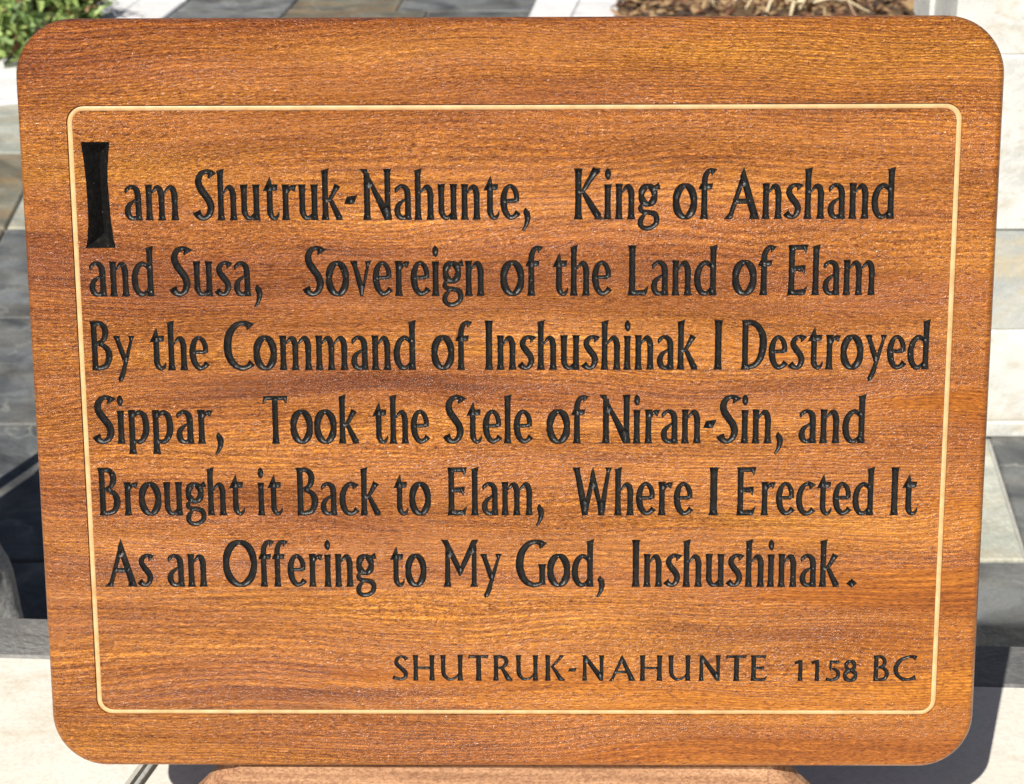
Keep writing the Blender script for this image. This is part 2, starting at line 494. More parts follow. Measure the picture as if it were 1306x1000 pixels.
# joint between the cap stones: two dark lines with grey mortar
j0 = at(188, 978, 0); j1 = at(172, 1000, 0)
def uv(p): d = p - A; return d.dot(e), d.dot(nrm)
(u0, v0), (u1, v1) = uv(j0), uv(j1)
kj = (u0 - u1) / (v0 - v1)
def ju(v): return u0 + kj * (v - v0)
for a, b in ((-1.6, -0.80),):
    cap('cap_stone', [lp(a, -DEPTH), lp(b, -DEPTH), lp(b, -bw), lp(a, -bw)], M_CREAM)
cap('cap_stone', [lp(-0.80, -DEPTH), lp(ju(-DEPTH) - 0.0042, -DEPTH), lp(ju(-bw) - 0.0042, -bw), lp(-0.80, -bw)], M_CREAM)
cap('cap_stone', [lp(ju(-DEPTH) + 0.0042, -DEPTH), lp(1.25, -DEPTH), lp(1.25, -bw), lp(ju(-bw) + 0.0042, -bw)], M_CREAM)
cap('cap_stone', q(1.25, 2.4, -DEPTH, -bw), M_CREAM)
jo = slab('mortar_joint', [lp(ju(-DEPTH) - 0.0018, -DEPTH), lp(ju(-DEPTH) + 0.0018, -DEPTH), lp(ju(-bw) + 0.0018, -bw), lp(ju(-bw) - 0.0018, -bw)], -0.035, -0.001, M_GROUT, ledge, 0.0006)
local(jo)
for xs in ((-1.6, -1.05), (-1.05, -0.42 + 0.0), (-0.42, 0.12), (0.12, 0.66), (0.66, 1.2), (1.2, 1.8), (1.8, 2.4)):
    o = cap('border_tile', q(xs[0], xs[1], -bw, 0), M_BORDER, 0.0010, -0.0006)

# white granite copings bounding the planting beds
ZC = ZF + 0.012
coping = empty('white_coping_left', (0, 0, 0))
def mkcoping(name, L, Mid, R, label):
    root = mesh_obj(name, [], [], None)
    tag(root, label, kind='structure')
    for P, Q in ((L, Mid), (Mid, R)):
        for i in range(len(P) - 1):
            poly = [at(*P[i], ZC), at(*Q[i], ZC), at(*Q[i + 1], ZC), at(*P[i + 1], ZC)]
            slab('coping_stone', poly, ZF + 0.001, ZC, M_WHITE, root, 0.004, 0.0018)
    return root
bpy.data.objects.remove(coping)
mkcoping('white_coping', [(-260, 75), (-60, 70), (22, 68), (88, 24), (130, 0), (215, -62), (330, -150)],
         [(-260, 108), (-60, 104), (24, 96), (146, 24), (176, 0), (250, -62), (350, -150)],
         [(-260, 140), (-60, 136), (26, 128), (203, 26), (237, 0), (300, -62), (372, -150)],
         'white granite coping edging the plant bed at upper left')
mkcoping('white_coping', [(540, 300), (606, 160), (672, 24), (683, 0), (712, -62), (752, -150)],
         [(590, 300), (660, 160), (728, 22), (739, 0), (762, -62), (800, -150)],
         [(650, 300), (722, 160), (784, 22), (796, 0), (815, -62), (850, -150)],
         'white granite coping between the slate path and the mulch bed')

# planting bed soil, left
def lump(x, y, s=1.0): return s * (mnoise.noise(Vector((x * 3, y * 3, 1))) * 0.05 + mnoise.noise(Vector((x * 14, y * 14, 5))) * 0.02)
M_SOIL = mat_stone('dark_bed_soil', (0.045, 0.03, 0.02), (0.10, 0.07, 0.045), None, 0, 0.4, 30, 0.01)
soil = grid_sheet('planting_bed_soil', -5.5, at(60, 40, ZC).x, ypx(66), 9.5, ZF + 0.03, 70, 60,
                  lambda x, y: lump(x, y) - (0.2 if False else 0), M_SOIL)
# trim the sheet to the far side of the coping
bm = bmesh.new(); bm.from_mesh(soil.data)
LP = [at(*p, ZC) for p in [(-260, 84), (-60, 80), (22, 78), (88, 34), (130, 9), (215, -54), (330, -142)]]
def left_of(x, y):
    for a, b in zip(LP[:-1], LP[1:]):
        if a.x <= x <= b.x:
            return y > a.y + (b.y - a.y) * (x - a.x) / (b.x - a.x)
    return x < LP[0].x
bmesh.ops.delete(bm, geom=[v for v in bm.verts if not left_of(v.co.x, v.co.y)], context='VERTS')
bm.to_mesh(soil.data); bm.free()
tag(soil, 'dark soil of the plant bed behind the left coping', kind='structure')

# mulch bed, right of the path
M_MULCHG = mat_stone('mulch_litter', (0.07, 0.04, 0.02), (0.20, 0.12, 0.06), (0.04, 0.04, 0.03), 0.8, 0.4, 26, 0.02)
mx0 = at(784, 22, ZC).x
mb = grid_sheet('mulch_bed', mx0 - 0.5, 3.1, 4.6, 9.5, ZF + 0.05, 130, 150, lambda x, y: lump(x, y, 1.2), M_MULCHG)
RP = [at(*p, ZC) for p in [(650, 300), (722, 160), (788, 22), (800, 0), (819, -62), (850, -150)]]
bm = bmesh.new(); bm.from_mesh(mb.data)
def right_of(x, y):
    for a, b in zip(RP[:-1], RP[1:]):
        if a.y <= y <= b.y:
            return x > a.x + (b.x - a.x) * (y - a.y) / (b.y - a.y)
    return x > RP[-1].x
bmesh.ops.delete(bm, geom=[v for v in bm.verts if not right_of(v.co.x, v.co.y)], context='VERTS')
bm.to_mesh(mb.data); bm.free()
tag(mb, 'brown wood mulch bed behind the plaque', kind='structure')
# loose bark chips and straw over it
def chips(name, n, mats, xr, yr, size, test, zf, label):
    vs = []; fs = []; mi = []
    for _ in range(n):
        x = random.uniform(*xr); y = random.uniform(*yr)
        if not test(x, y): continue
        L = random.uniform(*size); W = L * random.uniform(0.18, 0.55); T = W * 0.25
        m = Matrix.Rotation(random.uniform(0, 2 * pi), 3, 'Z') @ Matrix.Rotation(random.uniform(-0.6, 0.6), 3, 'Y') @ Matrix.Rotation(random.uniform(-0.6, 0.6), 3, 'X')
        k = len(vs)
        cz = zf(x, y) + random.uniform(0.002, 0.02)
        for a, b, c in ((-1, -.6, 0), (0, -1, 0), (1, -.5, 0), (.9, .6, 0), (-.1, 1, 0), (-.9, .5, 0), (0, 0, 1.6), (0, 0, -1)):
            v = m @ Vector((a * L / 2, b * W / 2, c * T))
            vs.append((x + v.x, y + v.y, cz + v.z))
        for i in range(6):
            fs.append((k + i, k + (i + 1) % 6, k + 6)); fs.append((k + (i + 1) % 6, k + i, k + 7))
        mi += [random.randrange(len(mats))] * 12
    o = mesh_obj(name, vs, fs, None)
    for m in mats: o.data.materials.append(m)
    o.data.polygons.foreach_set('material_index', mi)
    tag(o, label, None, kind='stuff')
    o['category'] = 'mulch'
    return o
M_CH = [mat_simple('bark_tan', (0.24, 0.135, 0.065), (0.42, 0.26, 0.13), 40), mat_simple('bark_rust', (0.12, 0.05, 0.025), (0.22, 0.10, 0.05), 40),
        mat_simple('bark_dark', (0.03, 0.018, 0.012), (0.08, 0.045, 0.03), 40), mat_simple('dry_leaf', (0.30, 0.19, 0.09), (0.46, 0.32, 0.17), 40)]
chips('bark_mulch', 11000, M_CH, (mx0 - 0.1, 3.0), (5.4, 7.6), (0.014, 0.055), right_of, lambda x, y: ZF + 0.05 + lump(x, y, 1.2), 'loose bark chips and dead leaves covering the mulch bed')

# dry straw tuft in the mulch
def tuft(center, n, spread, rad, mat, label, name='dry_grass_tuft', hgt=0.15, cat='dry grass'):
    vs = []; fs = []
    for _ in range(n):
        a = random.uniform(0, 2 * pi)
        L = random.uniform(0.5, 1.0) * spread
        p0 = Vector(center) + Vector((random.gauss(0, 0.02), random.gauss(0, 0.02), 0))
        d = Vector((cos(a), sin(a), 0))
        lift = random.uniform(0.2, 1.0) * hgt
        side = Vector((-d.y, d.x, 0))
        prev = None
        r0 = rad * random.uniform(0.6, 1.3)
        for k in range(6):
            t = k / 5
            p = p0 + d * L * t + Vector((0, 0, lift * sin(pi * min(t * 1.1, 1)) + 0.004)) + side * 0.12 * L * t * t * sin(a * 3)
            r = r0 * (1 - 0.75 * t)
            ring = []
            for c in ((1, 0), (-0.5, 0.87), (-0.5, -0.87)):
                ring.append(len(vs)); vs.append(tuple(p + side * r * c[0] + Vector((0, 0, r * c[1]))))
            if prev:
                for i in range(3): fs.append((prev[i], prev[(i + 1) % 3], ring[(i + 1) % 3], ring[i]))
            prev = ring
    o = mesh_obj(name, vs, fs, mat)
    return tag(o, label, cat)
M_STRAW = mat_simple('pale_straw', (0.74, 0.60, 0.36), (0.86, 0.74, 0.50), 30)
def mz(p): return Vector((p.x, p.y, ZF + 0.05 + lump(p.x, p.y, 1.2)))
tuft(mz(at(1012, 24, ZF + 0.05)), 12, 0.27, 0.0085, M_STRAW, 'pale dry straw tuft sprawling on the mulch above the plaque')
tuft(mz(at(905, 6, ZF + 0.05)), 6, 0.16, 0.003, M_STRAW, 'small dry straw wisp left of the larger tuft in the mulch', hgt=0.04)

# right-hand stone wall / pier
pw0 = at(1262, 556, ZF)
YW = pw0.y
xl = at_y(1222, 4, YW).x
M_DIRTY = M_GROUT
yback = YW + 0.29
wall = empty('stone_pier', (xl, YW, ZF))
tag(wall, 'pale stacked stone pier at the right edge beside the mulch bed', 'wall')
def wpart(name, x0, x1, y0, y1, z0, z1, mat, bev=0.004):
    o = slab(name, [(x0, y0), (x1, y0), (x1, y1), (x0, y1)], z0, z1, mat, wall, bev)
    o.location -= wall.location
    return o
wpart('core', xl + 0.012, 2.6, YW + 0.012, yback, ZF + 0.001, 0.44, M_GROUT)
zrows = [ZF + 0.001] + [at_y(1262, py, YW).z for py in (556 - 20, 420, 291, 69)] + [0.24, 0.44]
cm = [[M_WALL, M_WALL_G], [M_WALL], [M_WALL_G, M_WALL], [M_WALL, M_WALL], [M_WALL, M_WALL_G], [M_WALL]]
for i in range(len(zrows) - 1):
    x = xl; k = 0
    wdt = [0.62, 0.45, 0.7, 0.5, 0.66, 0.5]
    while x < 2.55:
        x2 = min(x + wdt[(i * 2 + k) % 6], 2.6)
        pr = random.uniform(0, 0.006)
        wpart('stone_block', x + (0.0015 if k else -pr), x2 - 0.0015, YW - pr, YW + (0.10 if k else 0.16), zrows[i] + 0.0008, zrows[i + 1] - 0.0008, cm[i][k % len(cm[i])], 0.0035)
        x = x2; k += 1
    y = YW + 0.16; k = 0
    while y < yback - 0.03:
        y2 = yback
        pr = random.uniform(0, 0.01)
        wpart('stone_block', xl - pr, xl + 0.10, y + 0.002, y2 - 0.002, zrows[i] + 0.002, zrows[i + 1] - 0.002, M_WALL_G if (k + i) % 2 else M_WALL, 0.005)
        y = y2; k += 1
wpart('cap', xl - 0.02, 2.62, YW - 0.02, yback + 0.02, 0.442, 0.50, M_WALL)

# rough granite boulder behind the ledge at the left, half in frame
def boulder(name, c, r, mat, label, cat, seed=3):
    bm = bmesh.new()
    bmesh.ops.create_icosphere(bm, subdivisions=5, radius=1)
    for v in bm.verts:
        p = v.co.copy()
        n = mnoise.noise(p * 1.3 + Vector((seed, 0, 0))) * 0.10 + mnoise.noise(p * 4 + Vector((seed, 2, 0))) * 0.035 + mnoise.noise(p * 14) * 0.008
        s = 1 + n
        q = Vector((abs(p.x) ** .42 * (1 if p.x > 0 else -1), abs(p.y) ** .42 * (1 if p.y > 0 else -1), abs(p.z) ** .8 * (1 if p.z > 0 else -1)))
        v.co = Vector((q.x * r[0] * s, q.y * r[1] * s, q.z * r[2] * s))
    o = bm_obj(name, bm, mat, None, True)
    o.location = c
    return tag(o, label, cat)
bR = 0.20
top = at_y(22, 783, 1.72)
rock = boulder('granite_boulder', (top.x - 0.176, 1.70, ZF + 0.225), (0.19, 0.075, 0.29), M_GRANITE, 'rough grey granite boulder at the left edge behind the ledge', 'boulder')

rock.rotation_euler.z = RAD(17)
# block and stake added out of frame to cast the terrace shadows at left
pil_a = at(-22, 737, ZF)
BD = (pil_a.y - ypx(1010)) / 2
pier = empty('added_shadow_block', (pil_a.x - 0.08, pil_a.y - BD, ZF))
tag(pier, 'low narrow slate clad block added out of view to cast the broad shadow at left', 'shadow caster')
def bpart(name, w, d, z0, z1, mat):
    o = slab(name, [(-w, -d), (w, -d), (w, d), (-w, d)], z0, z1, mat, pier, 0.004)
    return o
for k in range(4):
    bpart('slate_course', 0.07 + 0.002 * (k % 2), BD - 0.01 + 0.002 * (k % 2), 0.0 + 0.115 * k, 0.113 + 0.115 * k, M_SL_DARK)
bpart('cap', 0.078, BD, 0.461, 0.49, M_BORDER)
pp = at(-60, 658, ZF)  # unseen stake, added only for its thin shadow on the slate
bm = bmesh.new()
bmesh.ops.create_cone(bm, cap_ends=True, segments=16, radius1=0.013, radius2=0.011, depth=0.44)
bmesh.ops.create_cone(bm, cap_ends=True, segments=16, radius1=0.016, radius2=0.004, depth=0.03, matrix=Matrix.Translation((0, 0, 0.236)))
post = bm_obj('added_shadow_stake', bm, M_STAND)
post.location = (pp.x, pp.y, ZF + 0.22)
tag(post, 'thin pointed wooden stake added out of view to cast a narrow shadow strip', 'stake')

# ------------------------------------------------------------------ plants, upper left
def leafy(name, base, n, rad, hgt, size, mat_list, label, cat='plant', stem_mat=None, nst=14, up=0.5):
    root = empty(name, base)
    tag(root, label, cat)
    vs = []; fs = []; mi = []
    sv = []; sf = []
    tips = []
    for s in range(nst):
        a = random.uniform(0, 2 * pi); rr = rad * math.sqrt(random.random()) * 0.9
        tip = Vector((cos(a) * rr, sin(a) * rr, hgt * random.uniform(0.55, 1.0) * (1 - 0.4 * (rr / rad) ** 2)))
        p0 = Vector((cos(a) * rr * 0.35, sin(a) * rr * 0.35, -0.01))
        prev = None
        for k in range(6):
            t = k / 5
            p = p0.lerp(tip, t) + Vector((cos(a), sin(a), 0)) * 0.04 * sin(pi * t)
            r = 0.004 * (1 - 0.6 * t)
            ring = []
            for c in range(4):
                an = c * pi / 2
                ring.append(len(sv)); sv.append((p.x + r * cos(an), p.y + r * sin(an), p.z))
            if prev:
                for i in range(4): sf.append((prev[i], prev[(i + 1) % 4], ring[(i + 1) % 4], ring[i]))
            prev = ring
            if k > 1: tips.append(p)
    for _ in range(n):
        c = random.choice(tips) + Vector((random.gauss(0, 0.035), random.gauss(0, 0.035), random.gauss(0, 0.03)))
        if c.z < 0: c.z = abs(c.z)
        L = size * random.uniform(0.6, 1.35); W = L * random.uniform(0.45, 0.75)
        m = Matrix.Rotation(random.uniform(0, 2 * pi), 3, 'Z') @ Matrix.Rotation(random.uniform(-1.1, 0.5), 3, 'Y') @ Matrix.Rotation(random.uniform(-0.6, 0.6), 3, 'X')
        k = len(vs)
        lob = random.uniform(0.5, 0.8)
        for a, b, z in ((0, 0, 0), (.22, .7, .1), (.38, .45, .06), (.6, 1 * lob, .12), (.72, .42, .05), (1, 0, -.12), (.72, -.42, .05), (.6, -1 * lob, .12), (.38, -.45, .06), (.22, -.7, .1), (.5, 0, -.02)):
            v = m @ Vector((a * L, b * W / 2, z * L))
            vs.append((c.x + v.x, c.y + v.y, c.z + v.z))
        for i in range(10): fs.append((k + i, k + (i + 1) % 10, k + 10))
        mi += [random.choices(range(len(mat_list)), [5, 4, 1][:len(mat_list)])[0]] * 10
    st = mesh_obj('stems', sv, sf, stem_mat, root)
    st['kind'] = 'stuff'
    lf = mesh_obj('foliage', vs, fs, None, root)
    for m in mat_list: lf.data.materials.append(m)
    lf.data.polygons.foreach_set('material_index', mi)
    lf['kind'] = 'stuff'
    return root
G1 = mat_simple('leaf_green', (0.06, 0.12, 0.025), (0.17, 0.27, 0.06), 14, 0.55)
G2 = mat_simple('leaf_light_green', (0.22, 0.32, 0.08), (0.40, 0.50, 0.17), 14, 0.55)
G3 = mat_simple('leaf_dried', (0.35, 0.20, 0.10), (0.50, 0.32, 0.17), 20, 0.7)
ST1 = mat_simple('reddish_stem', (0.18, 0.05, 0.03), (0.28, 0.10, 0.05), 20)
def gp(x, y): p = at(x, y, ZF + 0.05); return (p.x, p.y, ZF + 0.03)
leafy('leafy_plant', gp(2, 56), 420, 0.13, 0.15, 0.048, [G1, G2], 'low bright green leafy plant spilling over the coping at left edge', stem_mat=ST1)
leafy('leafy_plant', gp(74, 12), 480, 0.13, 0.11, 0.044, [G1, G2, G3], 'green leafy plant against the white coping beside the plaque top', stem_mat=ST1)
leafy('leafy_plant', gp(20, -8), 800, 0.24, 0.22, 0.044, [G1, G2, G3], 'taller shaded leafy plant behind in the left bed', stem_mat=ST1)
leafy('leafy_plant', gp(-60, 20), 900, 0.22, 0.2, 0.034, [G3, G1, G3], 'browning plant with reddish stems in the left bed corner', stem_mat=ST1)
leafy('leafy_plant', gp(130, -50), 900, 0.24, 0.2, 0.034, [G1, G2], 'far green leafy plant further back along the coping', stem_mat=ST1)

# ------------------------------------------------------------------ the plaque
BR = Matrix(((0.99991137, -0.00382026, -0.01275404), (0.00105648, 0.97769549, -0.21002478), (0.01327191, 0.20999269, 0.97761287)))
BT = Vector((-0.00139875, -0.00958392, -1.2029))
PW, PH = 0.6, 0.48175
TH = 0.022
plaque = empty('carved_plaque')
plaque.matrix_world = MC @ Matrix.Translation(BT) @ BR.to_4x4() @ Matrix.Translation((0, -PH / 2, 0))
tag(plaque, 'varnished mahogany plaque with carved black lettering and a thin pale inlaid border', 'plaque')
OY = PH / 2   # board-centre coordinates -> plaque coordinates (origin at its bottom edge)

# ---- glyphs, in units of a quarter photo pixel: x-height 185, capitals 262
def catmull(pts, closed=False, n=6):
    P = [np.array(p, float) for p in pts]
    N = len(P)
    out = []
    rng = range(N) if closed else range(N - 1)
    for i in rng:
        p1, p2 = P[i], P[(i + 1) % N]
        p0 = P[i - 1] if (closed or i > 0) else 2 * p1 - p2
        p3 = P[(i + 2) % N] if (closed or i + 2 < N) else 2 * p2 - p1
        for k in range(n):
            t = k / n
            out.append(0.5 * ((2 * p1) + (-p0 + p2) * t + (2 * p0 - 5 * p1 + 4 * p2 - p3) * t * t + (-p0 + 3 * p1 - 3 * p2 + p3) * t ** 3))
    if not closed: out.append(P[-1])
    return out

class G:
    bold = 3.0
    def __init__(s): s.quads = []; s.mid = []
    def stroke(s, pts, closed=False, n=6):
        c = catmull(pts, closed, n)
        N = len(c)
        Ls = []; Rs = []
        for i in range(N):
            if closed: d = c[(i + 1) % N][:2] - c[i - 1][:2]
            else: d = c[min(i + 1, N - 1)][:2] - c[max(i - 1, 0)][:2]
            d = d / (np.linalg.norm(d) + 1e-9)
            nn = np.array([-d[1], d[0]])
            w = max(c[i][2] + s.bold, 1.5) / 2
            Ls.append(c[i][:2] + nn * w); Rs.append(c[i][:2] - nn * w)
        for i in range(N if closed else N - 1):
            j = (i + 1) % N
            s.quads.append([Ls[i], Rs[i], Rs[j], Ls[j]])
        for i in range(N):
            if closed or 1 < i < N - 2: s.mid.append(c[i][:2])
        return s
    def stem(s, x, y0, y1, w=30, fb=7, ft=6, slant=0, lean=0):
        n = 14
        L = []; R = []
        for k in range(n + 1):
            t = k / n
            t = 0.5 - 0.5 * cos(pi * t)
            y = y0 + (y1 - y0) * t
            h = (w + s.bold) / 2 + fb * math.exp(-(y - y0) / 16) + ft * math.exp(-(y1 - y) / 13)
            cx = x + lean * t
            L.append(np.array([cx - h, y])); R.append(np.array([cx + h, y]))
        if slant:
            L[-1] = L[-1] + np.array([0, -slant]); R[-1] = R[-1] + np.array([1, slant * 0.4])
            L[-2] = L[-2] + np.array([0, -slant])
        for k in range(n):
            s.quads.append([L[k], R[k], R[k + 1], L[k + 1]])
        yy = y0 + w * 0.55
        while yy < y1 - w * 0.5:
            s.mid.append(np.array([x + lean * (yy - y0) / (y1 - y0), yy])); yy += 9
        return s
    def bar(s, a, b, wa, wb):
        return s.stroke([(a[0], a[1], wa), ((a[0] + b[0]) / 2, (a[1] + b[1]) / 2, min(wa, wb)), (b[0], b[1], wb)], n=4)
    def poly(s, pts):
        s.quads.append([np.array(p, float) for p in pts]); return s
    def ring(s, cx, cy, rx, ry, wv, wh, n=28):
        return s.stroke([(cx + rx * cos(2 * pi * k / n), cy + ry * sin(2 * pi * k / n), wv * abs(cos(2 * pi * k / n)) + wh * abs(sin(2 * pi * k / n))) for k in range(n)], True, 1)

XH, CAPH = 184, 262
def arch(g, x0, x1, w=30):
    g.stroke([(x0 + 2, 138, 8), (x0 + 20, 160, 18), ((x0 + x1) / 2 + 8, 170, 25), (x1 - 7, 158, 31), (x1, 130, 32), (x1, 95, 31)])
    g.stem(x1, 0, 105, w, 7, 0)
def g_a():
    g = G(); g.stroke([(10, 138, 5), (16, 158, 20), (36, 173, 20), (58, 167, 28), (71, 145, 32), (73, 110, 31)])
    g.stem(74, 0, 130, 30, 6, 0).poly([(80, 0), (94, 0), (88, 26), (78, 24)])
    g.stroke([(72, 112, 12), (48, 98, 16), (26, 78, 25), (18, 50, 31), (24, 24, 30), (42, 11, 24), (62, 20, 16), (74, 32, 12)]); return g, 95
def g_n(): g = G(); g.stem(24, 0, XH, 30, 7, 6); arch(g, 36, 87); return g, 110
def g_m():
    g = G(); g.stem(24, 0, XH, 29, 7, 6); arch(g, 34, 88, 29); arch(g, 100, 155, 29); return g, 178
def g_h(): g = G(); g.stem(22, 0, CAPH, 30, 7, 7, 10); arch(g, 34, 87); return g, 110
def g_u():
    g = G(); g.stem(24, 40, XH, 30, 0, 7); g.stem(88, 0, XH, 30, 7, 7)
    g.stroke([(24, 70, 30), (26, 38, 31), (40, 14, 25), (58, 13, 21), (74, 28, 14), (84, 46, 8)]); return g, 112
def g_r():
    g = G(); g.stem(24, 0, XH, 30, 7, 6); g.stroke([(34, 135, 8), (44, 158, 18), (58, 168, 26), (78, 162, 40)]); return g, 80
def g_t():
    g = G(); g.stem(36, 60, 170, 30, 0, 0); g.poly([(0, 148), (22, 150), (50, 160), (50, 178), (40, 228)]); g.poly([(22, 184), (80, 184), (75, 150), (22, 152)])
    g.stroke([(36, 75, 30), (37, 38, 31), (50, 13, 25), (66, 13, 20), (78, 26, 13), (84, 44, 3)]); return g, 85
def g_k():
    g = G(); g.stem(22, 0, CAPH, 30, 7, 7, 10); g.stroke([(36, 96, 16), (55, 120, 22), (72, 152, 26), (88, 180, 36)]); g.stroke([(42, 116, 16), (60, 82, 26), (80, 40, 30), (97, 6, 36)], n=5)
    g.poly([(76, 0), (118, 0), (100, 22), (84, 30)]); return g, 116
def g_hy():
    g = G(); g.poly([(0, 82), (52, 82), (70, 128), (14, 122)]); return g, 70
def g_S():
    g = G(); g.stroke([(95, 226, 60), (82, 244, 32), (60, 250, 23), (36, 238, 29), (21, 208, 34), (26, 172, 37), (50, 135, 39), (74, 100, 39), (82, 64, 37), (70, 28, 31), (45, 12, 25), (20, 20, 34), (5, 46, 46)]); return g, 100
def g_N():
    g = G(); g.stem(38, 0, 240, 31, 7, 0); g.stem(146, 40, CAPH, 30, 0, 8); g.poly([(0, 262), (40, 262), (46, 235), (168, 22), (168, 0), (128, 0), (30, 225)])
    g.poly([(131, 60), (161, 60), (168, 0), (135, 0)])
    for k in range(12): g.mid.append(np.array([40 + 100 * k / 11, 215 - 185 * k / 11]))
    return g, 168
def g_e():
    g = G(); g.bar((28, 96), (84, 98), 20, 22)
    g.stroke([(84, 92, 25), (82, 128, 28), (70, 158, 25), (50, 173, 21), (29, 158, 26), (17, 124, 32), (15, 86, 34), (24, 42, 32), (46, 14, 27), (72, 18, 24), (92, 40, 34)]); return g, 98
def g_comma():
    g = G(); g.stroke([(24, 62, 3), (26, 42, 28), (33, 22, 33), (33, -4, 28), (24, -32, 19), (9, -56, 13)]); return g, 50
def g_K():
    g = G(); g.stem(23, 0, CAPH, 32, 8, 8); g.stroke([(38, 134, 14), (62, 170, 26), (88, 214, 30), (118, 258, 44)]); g.poly([(92, 262), (140, 262), (120, 235), (100, 232)])
    g.stroke([(40, 150, 12), (62, 118, 26), (96, 62, 34), (128, 14, 38)]); g.poly([(104, 0), (158, 0), (135, 24), (112, 36)]); return g, 157
def g_i():
    g = G(); g.stem(21, 0, 180, 30, 7, 6); g.poly([(21, 202), (10, 212), (4, 230), (8, 250), (19, 264), (30, 256), (37, 240), (36, 222), (30, 206)])
    return g, 43
def g_g():
    g = G(); g.ring(52, 124, 34, 46, 28, 24)
    g.stroke([(74, 158, 12), (92, 166, 24), (112, 172, 34)])
    g.stroke([(34, 84, 10), (18, 70, 20), (14, 54, 24), (28, 40, 24), (58, 36, 26), (86, 28, 29), (98, 4, 29), (92, -24, 27), (66, -42, 24), (36, -44, 24), (17, -30, 26), (14, -8, 27), (26, 14, 22), (40, 32, 12)]); return g, 116
def g_o(): g = G(); g.ring(60, 92, 45, 81, 31, 23, 32); return g, 120
def g_f():
    g = G(); g.stem(30, 0, 200, 30, 7, 0); g.stroke([(30, 180, 30), (33, 215, 29), (46, 242, 25), (64, 250, 22), (80, 238, 44)]); g.poly([(0, 158), (12, 183), (66, 183), (74, 188), (68, 152), (4, 152)]); return g, 87
def g_A():
    g = G(); g.poly([(0, 0), (44, 0), (50, 22), (112, 222), (100, 270), (88, 232), (26, 30)]); g.poly([(100, 270), (184, 0), (130, 0), (134, 26), (80, 220)])
    g.bar((46, 92), (132, 92), 26, 26)
    for k in range(10):
        g.mid.append(np.array([28 + 68 * k / 9, 22 + 205 * k / 9])); g.mid.append(np.array([150 - 50 * k / 9, 30 + 195 * k / 9]))
    return g, 183
def g_s():
    g = G(); g.stroke([(80, 158, 46), (66, 171, 25), (46, 174, 20), (26, 158, 27), (21, 132, 31), (38, 104, 34), (60, 76, 34), (67, 48, 32), (56, 20, 26), (38, 11, 22), (20, 18, 30), (5, 34, 38)]); return g, 85
def g_d():
    g = G(); g.stem(97, 0, CAPH, 30, 7, 7, 10); g.stroke([(90, 138, 8), (76, 162, 22), (54, 171, 24), (30, 148, 29), (17, 106, 33), (18, 60, 33), (32, 24, 30), (54, 11, 25), (76, 24, 18), (92, 46, 10)]); return g, 118
def g_v():
    g = G(); g.poly([(0, XH), (40, XH), (40, 160), (76, 40), (68, 0), (52, 0), (14, 155)]); g.poly([(78, XH), (116, XH), (104, 160), (68, 0), (52, 0), (86, 160)])
    for k in range(8):
        g.mid.append(np.array([26 + 32 * k / 8, 160 - 130 * k / 8])); g.mid.append(np.array([95 - 32 * k / 8, 160 - 130 * k / 8]))
    return g, 116
def g_y():
    g = G(); g.poly([(0, XH), (40, XH), (40, 160), (74, 70), (66, 30), (50, 45), (14, 155)]); g.poly([(84, XH), (122, XH), (110, 160), (78, 40), (52, -40), (30, -62), (22, -56), (28, -30), (50, 30), (92, 160)])
    g.stroke([(60, 20, 24), (48, -18, 27), (30, -54, 26)])
    for k in range(8):
        g.mid.append(np.array([26 + 34 * k / 8, 160 - 100 * k / 8]))
    for k in range(12):
        g.mid.append(np.array([102 - 62 * k / 11, 165 - 200 * k / 11]))
    return g, 122
def foot(g, x0=10):
    g.poly([(x0, 0), (96, 0), (112, 56), (86, 32), (x0 + 10, 28)])
def g_L(): g = G(); g.stem(24, 0, CAPH, 31, 8, 8); foot(g); return g, 112
def g_E():
    g = G(); g.stem(24, 0, CAPH, 31, 7, 6); foot(g); g.poly([(10, 262), (110, 264), (97, 212), (84, 236), (20, 236)]); g.poly([(20, 152), (98, 158), (92, 102), (78, 124), (20, 126)]); return g, 113
def g_l(): g = G(); g.stem(23, 0, CAPH, 31, 7, 7, 10); return g, 47
def g_B():
    g = G(); g.stem(26, 0, CAPH - 4, 31, 5, 5); g.poly([(0, 262), (60, 262), (50, 236), (14, 240)])
    g.stroke([(24, 248, 26), (60, 248, 27), (84, 228, 33), (88, 196, 34), (76, 162, 28), (44, 144, 18), (34, 142, 14)])
    g.stroke([(36, 140, 14), (70, 134, 24), (98, 108, 33), (104, 70, 36), (88, 28, 31), (54, 13, 26), (22, 13, 26)]); return g, 122
def g_C():
    g = G(); g.stroke([(143, 228, 52), (126, 244, 32), (96, 250, 25), (60, 234, 31), (30, 192, 38), (19, 136, 41), (24, 80, 40), (48, 34, 35), (86, 12, 28), (122, 20, 28), (146, 42, 40)]); return g, 148
def g_D():
    g = G(); g.stem(24, 0, CAPH, 31, 6, 6); g.stroke([(22, 248, 27), (56, 248, 28), (92, 228, 33), (116, 182, 38), (120, 124, 40), (106, 62, 36), (72, 22, 29), (24, 13, 27)]); return g, 140
def g_T():
    g = G(); g.stem(70, 0, 250, 31, 8, 0); g.poly([(8, 258), (138, 258), (142, 266), (132, 212), (116, 234), (24, 234), (10, 214), (2, 212)]); return g, 142
def g_p():
    g = G(); g.stem(22, -55, XH, 30, 7, 6); g.stroke([(30, 140, 8), (44, 162, 20), (64, 170, 25), (86, 150, 30), (94, 106, 33), (91, 60, 33), (74, 22, 28), (54, 12, 24), (34, 18, 16), (26, 26, 10)]); return g, 112
def g_I(): g = G(); g.stem(23, 0, CAPH, 33, 8, 8); return g, 46
